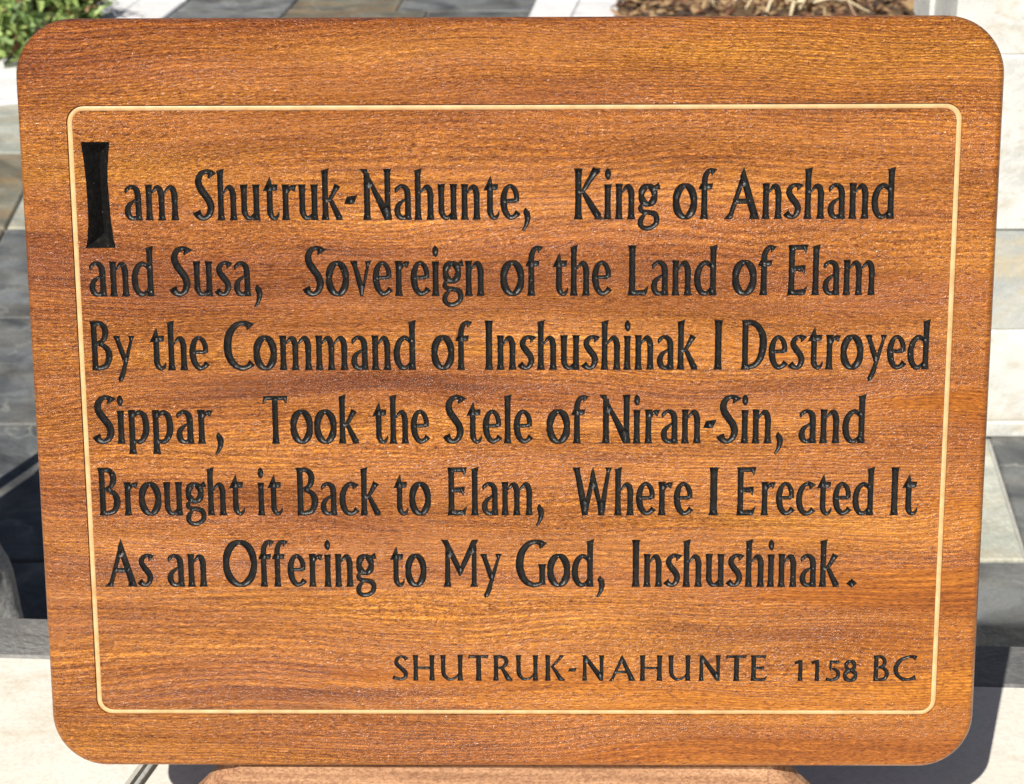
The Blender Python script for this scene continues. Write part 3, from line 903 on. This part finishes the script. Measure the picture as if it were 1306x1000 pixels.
def g_c():
    g = G(); g.stroke([(92, 154, 46), (78, 170, 26), (58, 173, 22), (32, 150, 29), (18, 108, 33), (19, 62, 33), (34, 24, 30), (58, 11, 25), (80, 18, 26), (97, 36, 34)]); return g, 101
def g_W():
    g = G(); g.poly([(0, 262), (46, 262), (44, 240), (82, 60), (84, 0), (54, 0), (14, 235)]); g.poly([(112, 268), (126, 215), (92, 50), (84, 0), (54, 0), (96, 200)])
    g.poly([(112, 268), (176, 0), (140, 0), (136, 55), (96, 215)]); g.poly([(176, 262), (216, 262), (202, 235), (172, 0), (140, 0), (150, 60), (182, 240)])
    for k in range(12):
        t = k / 11
        for a, b in (((26, 235), (66, 25)), ((72, 40), (108, 225)), ((118, 225), (152, 40)), ((196, 235), (160, 40))):
            g.mid.append(np.array([a[0] + (b[0] - a[0]) * t, a[1] + (b[1] - a[1]) * t]))
    return g, 216
def g_M():
    g = G(); g.poly([(14, 0), (58, 0), (54, 25), (50, 235), (26, 235), (22, 25)]); g.poly([(0, 262), (40, 262), (112, 110), (110, 62), (100, 62), (18, 235)])
    g.poly([(172, 262), (210, 262), (196, 235), (112, 62), (100, 62), (100, 100)]); g.poly([(160, 0), (206, 0), (198, 25), (198, 250), (172, 240), (170, 25)])
    for k in range(12):
        t = k / 11
        for a, b in (((38, 20), (38, 225)), ((36, 235), (104, 90)), ((180, 235), (108, 90)), ((184, 20), (184, 230))):
            g.mid.append(np.array([a[0] + (b[0] - a[0]) * t, a[1] + (b[1] - a[1]) * t]))
    return g, 210
def g_G():
    g = G(); g.stroke([(148, 226, 52), (130, 244, 32), (98, 250, 25), (62, 234, 31), (32, 192, 38), (20, 136, 41), (26, 80, 40), (50, 34, 35), (88, 12, 28), (122, 16, 24), (142, 24, 20)]); g.stem(140, 12, 128, 30, 4, 9); return g, 160
def g_O(): g = G(); g.ring(94, 130, 77, 118, 32, 25, 40); return g, 188
def g_dot():
    g = G(); g.poly([(0, 26), (29, 0), (58, 26), (29, 52)]); g.mid.append(np.array([29, 26])); return g, 58
MAIN = dict(zip("anmhurtkSNeKigofAsdvyLElBCDTpIcWMGO", [g_a, g_n, g_m, g_h, g_u, g_r, g_t, g_k, g_S, g_N, g_e, g_K, g_i, g_g, g_o, g_f, g_A, g_s, g_d, g_v, g_y, g_L, g_E, g_l, g_B, g_C, g_D, g_T, g_p, g_I, g_c, g_W, g_M, g_G, g_O]))
MAIN['-'] = g_hy; MAIN[','] = g_comma; MAIN['.'] = g_dot
# signature alphabet: capitals 133 high
SW = 21
class GS(G):
    bold = 1.2
G_MAIN = G
G = GS
def s_S(): g = G(); g.stroke([(74, 108, 22), (62, 121, 15), (42, 124, 13), (22, 108, 18), (24, 84, 21), (46, 64, 22), (66, 42, 22), (64, 18, 18), (42, 9, 14), (20, 12, 15), (2, 18, 20)]); return g, 83
def s_H(): g = G(); g.stem(16, 0, 133, SW, 4, 4); g.stem(99, 0, 133, SW, 4, 4); g.bar((16, 67), (99, 67), 13, 13); return g, 115
def s_U():
    g = G(); g.stem(16, 55, 133, SW, 0, 4); g.stem(102, 0, 133, SW, 4, 4); g.stroke([(16, 65, 21), (20, 32, 21), (42, 10, 15), (68, 12, 12), (88, 26, 10), (98, 42, 7)]); return g, 119
def s_T(): g = G(); g.stem(54, 0, 126, 24, 4, 0); g.poly([(4, 133), (106, 133), (100, 112), (94, 118), (12, 118), (0, 110)]); return g, 107
def s_R():
    g = G(); g.stem(16, 0, 133, SW, 4, 3); g.stroke([(14, 125, 14), (44, 125, 15), (66, 112, 20), (66, 86, 20), (44, 68, 14), (26, 66, 12)]); g.poly([(34, 70), (54, 70), (90, 22), (103, 4), (98, 0), (70, 0), (62, 14)]); g.mid += [np.array([50 + 28 * k / 6, 58 - 48 * k / 6]) for k in range(7)]; return g, 102
def s_K():
    g = G(); g.stem(16, 0, 133, SW, 4, 4); g.poly([(26, 70), (70, 120), (76, 133), (102, 133), (94, 122), (40, 66)]); g.poly([(30, 76), (46, 78), (84, 26), (106, 4), (100, 0), (72, 0)])
    g.mid += [np.array([46 + 36 * k / 6, 64 - 50 * k / 6]) for k in range(7)]; return g, 105
def s_hy(): g = G(); g.poly([(0, 48), (38, 48), (47, 66), (8, 66)]); return g, 47
def s_N():
    g = G(); g.stem(22, 0, 120, 18, 4, 0); g.stem(108, 20, 133, 18, 0, 5); g.poly([(4, 133), (30, 133), (117, 24), (117, 0), (98, 0), (16, 118)]); g.poly([(100, 30), (116, 30), (118, 0), (100, 0)])
    g.mid += [np.array([28 + 78 * k / 9, 116 - 100 * k / 9]) for k in range(10)]; return g, 127
def s_A():
    g = G(); g.poly([(0, 0), (26, 0), (30, 14), (80, 118), (70, 136), (60, 118), (14, 14)]); g.poly([(70, 136), (142, 0), (102, 0), (104, 14), (62, 112)]); g.bar((36, 46), (108, 46), 13, 13)
    g.mid += [np.array([18 + 48 * k / 8, 10 + 100 * k / 8]) for k in range(9)] + [np.array([118 - 42 * k / 8, 14 + 92 * k / 8]) for k in range(9)]; return g, 142
def s_E(): g = G(); g.stem(18, 0, 133, 23, 4, 3); g.poly([(6, 133), (84, 133), (76, 112), (68, 119), (16, 119)]); g.poly([(18, 74), (72, 76), (70, 50), (60, 60), (18, 61)]); g.poly([(6, 0), (78, 0), (90, 30), (70, 16), (16, 15)]); return g, 89
def s_1(): g = G(); g.stem(34, 0, 108, 20, 3, 0); g.poly([(0, 98), (26, 109), (44, 109), (44, 90), (26, 92), (8, 86)]); return g, 48
def s_5(): g = G(); g.poly([(22, 107), (70, 107), (68, 90), (24, 90)]); g.poly([(18, 107), (34, 107), (28, 66), (16, 58)]); g.stroke([(20, 60, 12), (42, 62, 14), (62, 46, 20), (60, 20, 19), (36, 7, 15), (14, 8, 16), (0, 12, 18)]); return g, 75
def s_8(): g = G(); g.ring(37, 80, 22, 22, 17, 13, 20); g.ring(38, 29, 28, 24, 18, 14, 22); return g, 76
def s_B(): g = G(); g.stem(18, 0, 133, 22, 3, 3); g.stroke([(14, 125, 15), (42, 125, 16), (60, 108, 20), (58, 84, 18), (38, 72, 12), (26, 71, 11)]); g.stroke([(26, 71, 11), (52, 68, 15), (74, 48, 22), (68, 18, 20), (42, 8, 15), (12, 8, 15)]); return g, 88
def s_C(): g = G(); g.stroke([(119, 118, 26), (100, 126, 16), (74, 124, 14), (36, 106, 20), (15, 72, 23), (22, 36, 22), (50, 12, 17), (86, 10, 15), (118, 20, 24)]); return g, 123
SIGN = {'S': s_S, 'H': s_H, 'U': s_U, 'T': s_T, 'R': s_R, 'K': s_K, '-': s_hy, 'N': s_N, 'A': s_A, 'E': s_E, '1': s_1, '5': s_5, '8': s_8, 'B': s_B, 'C': s_C}
G = G
def big_I():
    g = G(); pts = [(-262.4, 166.9), (-244.7, 166.9), (-245.6, 160), (-246.6, 150), (-246.9, 143), (-246.6, 132), (-246.0, 118), (-244.9, 107), (-243.9, 101.4), (-262.6, 101.4), (-261.3, 107), (-260.2, 118), (-260.2, 132), (-260.5, 143), (-261.2, 155)]
    u = 0.12
    P = [((x + 262.6) / u, (y - 101.4) / u) for x, y in pts]
    N = len(P)
    g.poly(P)
    y = 66
    while y < 545 - 66: g.mid.append(np.array([74.5, y])); y += 16
    return g, 156

def union_outline(g):
    vs = []; fs = []
    for qd in g.quads:
        ar = sum(qd[i][0] * qd[(i + 1) % len(qd)][1] - qd[(i + 1) % len(qd)][0] * qd[i][1] for i in range(len(qd)))
        if ar < 0: qd = qd[::-1]
        k = len(vs); vs += [Vector((float(p[0]), float(p[1]))) for p in qd]
        fs.append(list(range(k, k + len(qd))))
    es = [(f[i], f[(i + 1) % len(f)]) for f in fs for i in range(len(f))]
    ov, oe, of, ov_o, oe_o, of_o = delaunay_2d_cdt(vs, es, [], 0, 1e-3)
    W = np.array([[v.x, v.y] for v in ov])
    cen = W[np.array([list(f) for f in of])].mean(1)
    hit = np.zeros(len(of), bool)
    for f in fs:
        pts = np.array([[vs[i].x, vs[i].y] for i in f])
        m = np.where((~hit) & (cen[:, 0] > pts[:, 0].min()) & (cen[:, 0] < pts[:, 0].max()) & (cen[:, 1] > pts[:, 1].min()) & (cen[:, 1] < pts[:, 1].max()))[0]
        if len(m):
            n = len(pts)
            hit[m[inside(cen[m], pts, np.array([(i, (i + 1) % n) for i in range(n)]))]] = True
    cnt = {}
    for f, src in zip(of, hit):
        if not src: continue
        for i in range(len(f)):
            a, b = f[i], f[(i + 1) % len(f)]
            key = (min(a, b), max(a, b)); cnt[key] = cnt.get(key, 0) + 1
    edges = [k for k, c in cnt.items() if c == 1]
    used = sorted({i for e_ in edges for i in e_})
    mp = {u: i for i, u in enumerate(used)}
    V = np.array([[ov[u].x, ov[u].y] for u in used])
    E_ = np.array([[mp[a], mp[b]] for a, b in edges])
    V, E_ = subdivide(V, E_, 9)
    sd = random.random() * 50
    V = V + np.array([[mnoise.noise(Vector((x * 0.07, y * 0.07, sd))), mnoise.noise(Vector((x * 0.07, y * 0.07, sd + 9)))] for x, y in V]) * 1.3
    return V, E_

def inside(P, V, E_):
    a = V[E_[:, 0]]; b = V[E_[:, 1]]
    px = P[:, 0][:, None]; py = P[:, 1][:, None]
    cond = (a[None, :, 1] > py) != (b[None, :, 1] > py)
    xi = a[None, :, 0] + (py - a[None, :, 1]) * (b[None, :, 0] - a[None, :, 0]) / (b[None, :, 1] - a[None, :, 1] + 1e-12)
    return (np.sum(cond & (px < xi), axis=1) % 2) == 1

def dist(P, V, E_, near=False):
    a = V[E_[:, 0]][None]; b = V[E_[:, 1]][None]
    ab = b - a
    t = np.clip(((P[:, None] - a) * ab).sum(2) / ((ab ** 2).sum(2) + 1e-12), 0, 1)
    c = a + ab * t[..., None]
    d = np.sqrt(((P[:, None] - c) ** 2).sum(2))
    if near:
        i = d.argmin(1); k = np.arange(len(P))
        return d[k, i], c[k, i]
    return d.min(1)

def subdivide(V, E_, step):
    V = list(map(tuple, V)); out = []
    for a, b in E_:
        p, q = np.array(V[a]), np.array(V[b])
        n = max(1, int(np.linalg.norm(q - p) / step))
        prev = a
        for k in range(1, n):
            V.append(tuple(p + (q - p) * k / n)); out.append((prev, len(V) - 1)); prev = len(V) - 1
        out.append((prev, b))
    return np.array(V), np.array(out)

def carve(g, step=6.0, slope=1.4):
    V, E_ = union_outline(g)
    Vs, Es = subdivide(V, E_, 10)
    x0, y0 = V.min(0); x1, y1 = V.max(0)
    gx, gy = np.meshgrid(np.arange(x0 + 0.9, x1, step), np.arange(y0 + 1.1, y1, step))
    P = np.stack([gx.ravel(), gy.ravel()], 1)
    P = P[inside(P, V, E_)]
    # every sample climbs away from its nearest edge until it sits on the ridge line of the V cut
    D, Cp = dist(P, V, E_, True)
    st = np.full(len(P), 4.0)
    for _ in range(26):
        dr = (P - Cp) / (D[:, None] + 1e-9)
        Q = P + dr * st[:, None]
        D2, C2 = dist(Q, V, E_, True)
        ok = (D2 > D + 0.4 * st) & (D2 < D + 1.01 * st)
        P = np.where(ok[:, None], Q, P); D = np.where(ok, D2, D); Cp = np.where(ok[:, None], C2, Cp)
        st = np.where(ok, st, st * 0.5)
    P = P[inside(P, V, E_) & (D > 1.2)]
    seen = {}; keepP = []
    for p in P:
        key = (round(p[0] / 3.2), round(p[1] / 3.2))
        if any((key[0] + i, key[1] + j) in seen and np.hypot(*(seen[(key[0] + i, key[1] + j)] - p)) < 2.6 for i in (-1, 0, 1) for j in (-1, 0, 1)): continue
        seen[key] = p; keepP.append(p)
    P = np.array(keepP)
    allv = [Vector((float(p[0]), float(p[1]))) for p in Vs] + [Vector((float(p[0]), float(p[1]))) for p in P]
    ov, oe, of, a1, a2, a3 = delaunay_2d_cdt(allv, [tuple(map(int, e_)) for e_ in Es], [], 0, 1e-4)
    OV = np.array([[v.x, v.y] for v in ov])
    cen = np.array([OV[list(f)].mean(0) for f in of])
    ok = inside(cen, V, E_)
    D = dist(OV, V, E_)
    Z = -slope * D
    faces = [tuple(f) for f, k in zip(of, ok) if k]
    used = sorted({i for f in faces for i in f}); mp = {u_: i for i, u_ in enumerate(used)}
    verts = [(OV[u_][0], OV[u_][1], Z[u_]) for u_ in used]
    faces = [tuple(mp[i] for i in f) for f in faces]
    return verts, faces, V, E_

U = 31.6 / 262 / 1000      # metres per glyph unit
US = 17.7 / 133 / 1000
LINES = [
  (118.4, [("am",-237.6,-203.4), ("Shutruk-Nahunte,",-193.5,13.3), ("King",39.9,93.1), ("of",100.9,127.0), ("Anshand",132.0,236.9)]),
  (70.9, [("and",-261.8,-220.8), ("Susa,",-210.2,-153.7), ("Sovereign",-127.1,-15.1), ("of",-5.4,20.6), ("the",26.6,63.1), ("Land",73.3,128.8), ("of",138.3,164.7), ("Elam",172.0,227.0)]),
  (23.9, [("By",-263.2,-234.7), ("the",-225.7,-188.8), ("Command",-178.9,-58.4), ("of",-48.8,-23.7), ("Inshushinak",-15.6,118.1), ("I",127.5,133.1), ("Destroyed",144.3,262.1)]),
  (-23.6, [("Sippar,",-262.8,-181.2), ("Took",-156.2,-94.9), ("the",-86.9,-51.0), ("Stele",-40.9,14.1), ("of",23.3,49.2), ("Niran-Sin,",56.0,172.2), ("and",181.6,223.9)]),
  (-70.7, [("Brought",-263.0,-169.2), ("it",-161.0,-145.1), ("Back",-136.7,-81.9), ("to",-74.4,-50.6), ("Elam,",-40.2,21.6), ("Where",39.2,115.9), ("I",126.1,132.3), ("Erected",143.4,230.9), ("It",241.0,258.5)]),
  (-118.3, [("As",-261.2,-229.7), ("an",-220.9,-194.7), ("Offering",-184.6,-85.8), ("to",-77.4,-54.1), ("My",-44.7,-5.4), ("God,",3.5,60.5), ("Inshushinak",77.6,211.1), (".",215.1,222.1)]),
]
SIG = [("S",-76.9,-66.3), ("H",-63.8,-49.2), ("U",-46.0,-30.7), ("T",-27.8,-14.2), ("R",-11.7,1.3), ("U",2.9,18.1), ("K",21.9,35.3), ("-",36.9,42.9), ("N",45.1,61.2), ("A",63.2,81.1), ("H",83.2,98.4), ("U",101.7,116.8), ("N",120.6,136.6), ("T",139.1,152.9), ("E",154.9,166.2), ("1",183.1,189.2), ("1",194.1,199.9), ("5",203.9,213.4), ("8",214.9,224.5), ("B",234.0,245.0), ("C",247.1,262.7)]
GAP = {'t': (6, 2), 'r': (8, 2), '-': (4, 7), ',': (3, 5), 'A': (4, 2), 'S': (6, 8), 'i': (6, 7), 'l': (6, 6), 'W': (4, 2), 'y': (1, 1), 'v': (2, 2), 'k': (6, 1), 'K': (6, -10), 'f': (2, 0), 'T': (4, 2), 'L': (6, 2), 'g': (5, -4), 'D': (6, 8), 'I': (8, 9), 'C': (4, 1), 'G': (4, 3)}
PAIR = {('f', 'f'): -14, ('f', 'e'): -4, ('r', 'e'): 2, ('T', 'o'): 4, ('B', 'r'): 4, ('r', 'o'): -2, ('y', 'e'): -4, ('o', 'y'): 0, ('E', 'l'): 4, ('E', 'r'): 8}
cache = {}
def glyph(c, table, k):
    if (c, k) not in cache:
        g, adv = table[c]() if table else big_I()
        v, f, V, E_ = carve(g, 6.0 if k != 'sig' else 4.5)
        cache[(c, k)] = dict(v=v, f=f, V=V, E=E_, adv=adv, me=None)
    return cache[(c, k)]
placed = []       # (glyph record, x, y, sx, sy)
for y, words_ in LINES:
    for w, x0, x1 in words_:
        xs = []; x = 0; prev = None
        for c in w:
            if prev is not None:
                x += GAP.get(prev, (5, 5))[1] + GAP.get(c, (5, 5))[0] + PAIR.get((prev, c), 0)
            xs.append(x); x += glyph(c, MAIN, 'm')['adv']; prev = c
        k = (x1 - x0) / 1000 / x
        for c, xx in zip(w, xs):
            yy = y / 1000
            if c == '.': yy -= 0.6 / 1000
            placed.append((glyph(c, MAIN, 'm'), x0 / 1000 + xx * k, yy, k, U))
for c, x0, x1 in SIG:
    g = glyph(c, SIGN, 'sig')
    placed.append((g, x0 / 1000, -182.1 / 1000, (x1 - x0) / 1000 / g['adv'], US))
placed.append((glyph('I', None, 'big'), -0.2626, 0.1014, 0.00012, 0.00012))
for g, x, y, sx, sy in placed:
    if g['me'] is None:
        me = bpy.data.meshes.new('carved_letter')
        me.from_pydata(g['v'], [], g['f']); me.update()
        me.polygons.foreach_set('use_smooth', [g is not placed[-1][0]] * len(me.polygons))   # the big initial keeps crisp chisel facets
        me.materials.append(M_BLACK)
        g['me'] = me
    o = bpy.data.objects.new('carved_letter', g['me'])
    COL.objects.link(o); o.parent = plaque
    o.location = (x, y + OY, 0)
    o.scale = (sx, sy, sy)

# ---- board face with the letter and inlay cuts left open
def rrect(cx, cy, hw, hh, r, n=14):
    out = []
    for qd, (sx, sy) in enumerate(((1, 1), (-1, 1), (-1, -1), (1, -1))):
        for k in range(n + 1):
            a = qd * pi / 2 + (pi / 2) * k / n
            out.append((cx + sx * (hw - r) + r * cos(a), cy + sy * (hh - r) + r * sin(a)))
    return out
RO = 0.0052
RD = 0.0105
RC = 0.036
CV = []; CE = []
def add_loop(pts):
    k = len(CV); n = len(pts)
    CV.extend(Vector((float(p[0]), float(p[1]))) for p in pts)
    CE.extend((k + i, k + (i + 1) % n) for i in range(n))
icx, icy = (-268.9 + 274.2) / 2000, (187.3 - 203.8) / 2000
ihw, ihh = (268.9 + 274.2) / 2000, (187.3 + 203.8) / 2000
GW = 0.0018
i_out = rrect(icx, icy, ihw + GW, ihh + GW, 0.0105)
i_in = rrect(icx, icy, ihw - GW, ihh - GW, 0.0068)
OW, OH, OC = PW / 2 + 0.0018, PH / 2 + 0.0012, -0.0012
face_outer = rrect(0, OC, OW - RO, OH - RO, RC - RO, 20)
add_loop(face_outer); add_loop(i_out); add_loop(i_in)
outl = []
for g, x, y, sx, sy in placed:
    V = g['V'] * np.array([sx, sy]) + np.array([x, y])
    k = len(CV)
    CV.extend(Vector((float(p[0]), float(p[1]))) for p in V)
    CE.extend((k + int(a), k + int(b)) for a, b in g['E'])
    outl.append((V, g['E']))
SCL = 1000.0
ov, oe, of, a1, a2, a3 = delaunay_2d_cdt([v * SCL for v in CV], CE, [], 0, 1e-4)
OV = np.array([[v.x, v.y] for v in ov]) / SCL
cen = OV[np.array([list(f) for f in of])].mean(1)
keep = np.ones(len(of), bool)
for V, E_ in outl:
    lo, hi = V.min(0), V.max(0)
    m = np.where((cen[:, 0] > lo[0]) & (cen[:, 0] < hi[0]) & (cen[:, 1] > lo[1]) & (cen[:, 1] < hi[1]))[0]
    if len(m): keep[m[inside(cen[m], V, E_)]] = False
def loopE(n): return np.array([(i, (i + 1) % n) for i in range(n)])
def in_loop(P, L_): return inside(P, np.array(L_), loopE(len(L_)))
io = in_loop(cen, i_out); ii = in_loop(cen, i_in); fo = in_loop(cen, face_outer)
keep &= fo & ~(io & ~ii)
verts = [(p[0], p[1] + OY, 0.0) for p in OV]
faces = [tuple(f) for f, k in zip(of, keep) if k]
# rounded-over edge, sides and back
nseg = 8
loops = []
for k in range(nseg + 1):
    a = (pi / 2) * k / nseg
    ins = RO * (1 - sin(a)); z = -RD * (1 - cos(a))
    loops.append((rrect(0, OC, OW - ins, OH - ins, RC - ins, 20), z))
for k in range(1, nseg + 1):
    a = (pi / 2) * k / nseg
    ins = RO * (1 - cos(a)); z = -TH + RO * (1 - sin(a))
    if k == 1: loops.append((rrect(0, OC, OW, OH, RC, 20), -TH + RO))
    loops.append((rrect(0, OC, OW - ins, OH - ins, RC - ins, 20), z))
prev = None; nf = len(faces)
for L_, z in loops:
    k = len(verts); n = len(L_)
    verts += [(p[0], p[1] + OY, z) for p in L_]
    if prev is not None:
        faces += [(prev + i, k + i, k + (i + 1) % n, prev + (i + 1) % n) for i in range(n)]
    prev = k
faces.append(tuple(range(prev, prev + n))[::-1])
# groove walls
GD = 0.0024
smooth_from = nf; smooth_to = len(faces) - 1
for L_, flip in ((i_out, True), (i_in, False)):
    k = len(verts); n = len(L_)
    verts += [(p[0], p[1] + OY, 0.0) for p in L_] + [(p[0], p[1] + OY, -GD) for p in L_]
    for i in range(n):
        f = (k + i, k + (i + 1) % n, k + n + (i + 1) % n, k + n + i)
        faces.append(f[::-1] if not flip else f)
board = mesh_obj('board', verts, faces, M_WOOD, plaque)
sm = [smooth_from <= i < smooth_to for i in range(len(board.data.polygons))]
board.data.polygons.foreach_set('use_smooth', sm)
# inlay strip, a little below the face
vi = []; fi = []
prof = [(GW + 0.0004, -GD - 0.001), (GW - 0.00002, -0.00165), (GW - 0.0004, -0.0013), (0, -0.0012), (-GW + 0.0004, -0.0013), (-GW + 0.00002, -0.00165), (-GW - 0.0004, -GD - 0.001)]
prev = None
for off, z in prof:
    L_ = rrect(icx, icy, ihw + off, ihh + off, 0.0087 + off * 0.97)
    k = len(vi); n = len(L_)
    vi += [(p[0], p[1] + OY, z + 0.00025 * mnoise.noise(Vector((p[0] * 40, p[1] * 40, 3)))) for p in L_]
    if prev is not None: fi += [(prev + i, prev + (i + 1) % n, k + (i + 1) % n, k + i) for i in range(n)]
    prev = k
inl = mesh_obj('inlay_strip', vi, fi, M_INLAY, plaque, True)
bm = bmesh.new(); bm.from_mesh(inl.data); bmesh.ops.recalc_face_normals(bm, faces=bm.faces); bm.to_mesh(inl.data); bm.free()

# ------------------------------------------------------------------ the stand under the plaque
def on_board(x, y, z=0): return plaque.matrix_world_delta @ Vector((x, y, z)) if False else (MC @ Matrix.Translation(BT) @ BR.to_4x4()) @ Vector((x, y - PH / 2, z))
bc = on_board(0, 0, -TH / 2)
zt = bc.z - 0.006
fl_ = at(305, 978, zt); fr_ = at(982, 980, zt)
stand = empty('wooden_stand', (bc.x, bc.y, 0))
tag(stand, 'pale rough sawn wooden stand holding the plaque up from the ledge', 'stand')
xa, xb = fl_.x, fr_.x
yf = min(fl_.y, fr_.y) + 0.0035
yb = yf + 0.020
def prism(name, V, F, mat):
    V = [Vector(v) - stand.location for v in V]
    o = mesh_obj(name, V, F, mat, stand)
    bm = bmesh.new(); bm.from_mesh(o.data)
    bmesh.ops.recalc_face_normals(bm, faces=bm.faces)
    bmesh.ops.bevel(bm, geom=bm.edges[:], offset=0.0012, segments=1, affect='EDGES', profile=0.5)
    bm.to_mesh(o.data); bm.free()
    return o
s = 0.0
ch = 0.010
V = [(xa, yf, zt), (xb, yf, zt), (xb, yf, 0.0005), (xa, yf, 0.0005),
     (xa - 0.006, yf + ch, zt), (xb + 0.006, yf + ch, zt), (xb + 0.082, yf + ch, 0.0005), (xa - 0.082, yf + ch, 0.0005),
     (xa - 0.006, yb, zt), (xb + 0.006, yb, zt), (xb + 0.082, yb, 0.0005), (xa - 0.082, yb, 0.0005)]
F = [(0, 1, 2, 3), (0, 3, 7, 4), (1, 5, 6, 2), (4, 7, 11, 8), (5, 9, 10, 6), (8, 11, 10, 9), (0, 4, 8, 9, 5, 1), (3, 2, 6, 10, 11, 7)]
prism('base_block', V, F, M_STAND)
# two back struts leaning with the board
n_b = (on_board(0, 0, -1) - on_board(0, 0, 0)).normalized()
for sx in (-0.12, 0.12):
    P = [on_board(sx + a, h, -TH - d - 0.0015) for h in (0.012, 0.30) for a, d in ((-0.016, 0), (0.016, 0), (0.016, 0.02), (-0.016, 0.02))]
    prism('back_strut', P, [(0, 1, 5, 4), (1, 2, 6, 5), (2, 3, 7, 6), (3, 0, 4, 7), (0, 3, 2, 1), (4, 5, 6, 7)], M_STAND)
bpy.context.view_layer.update()
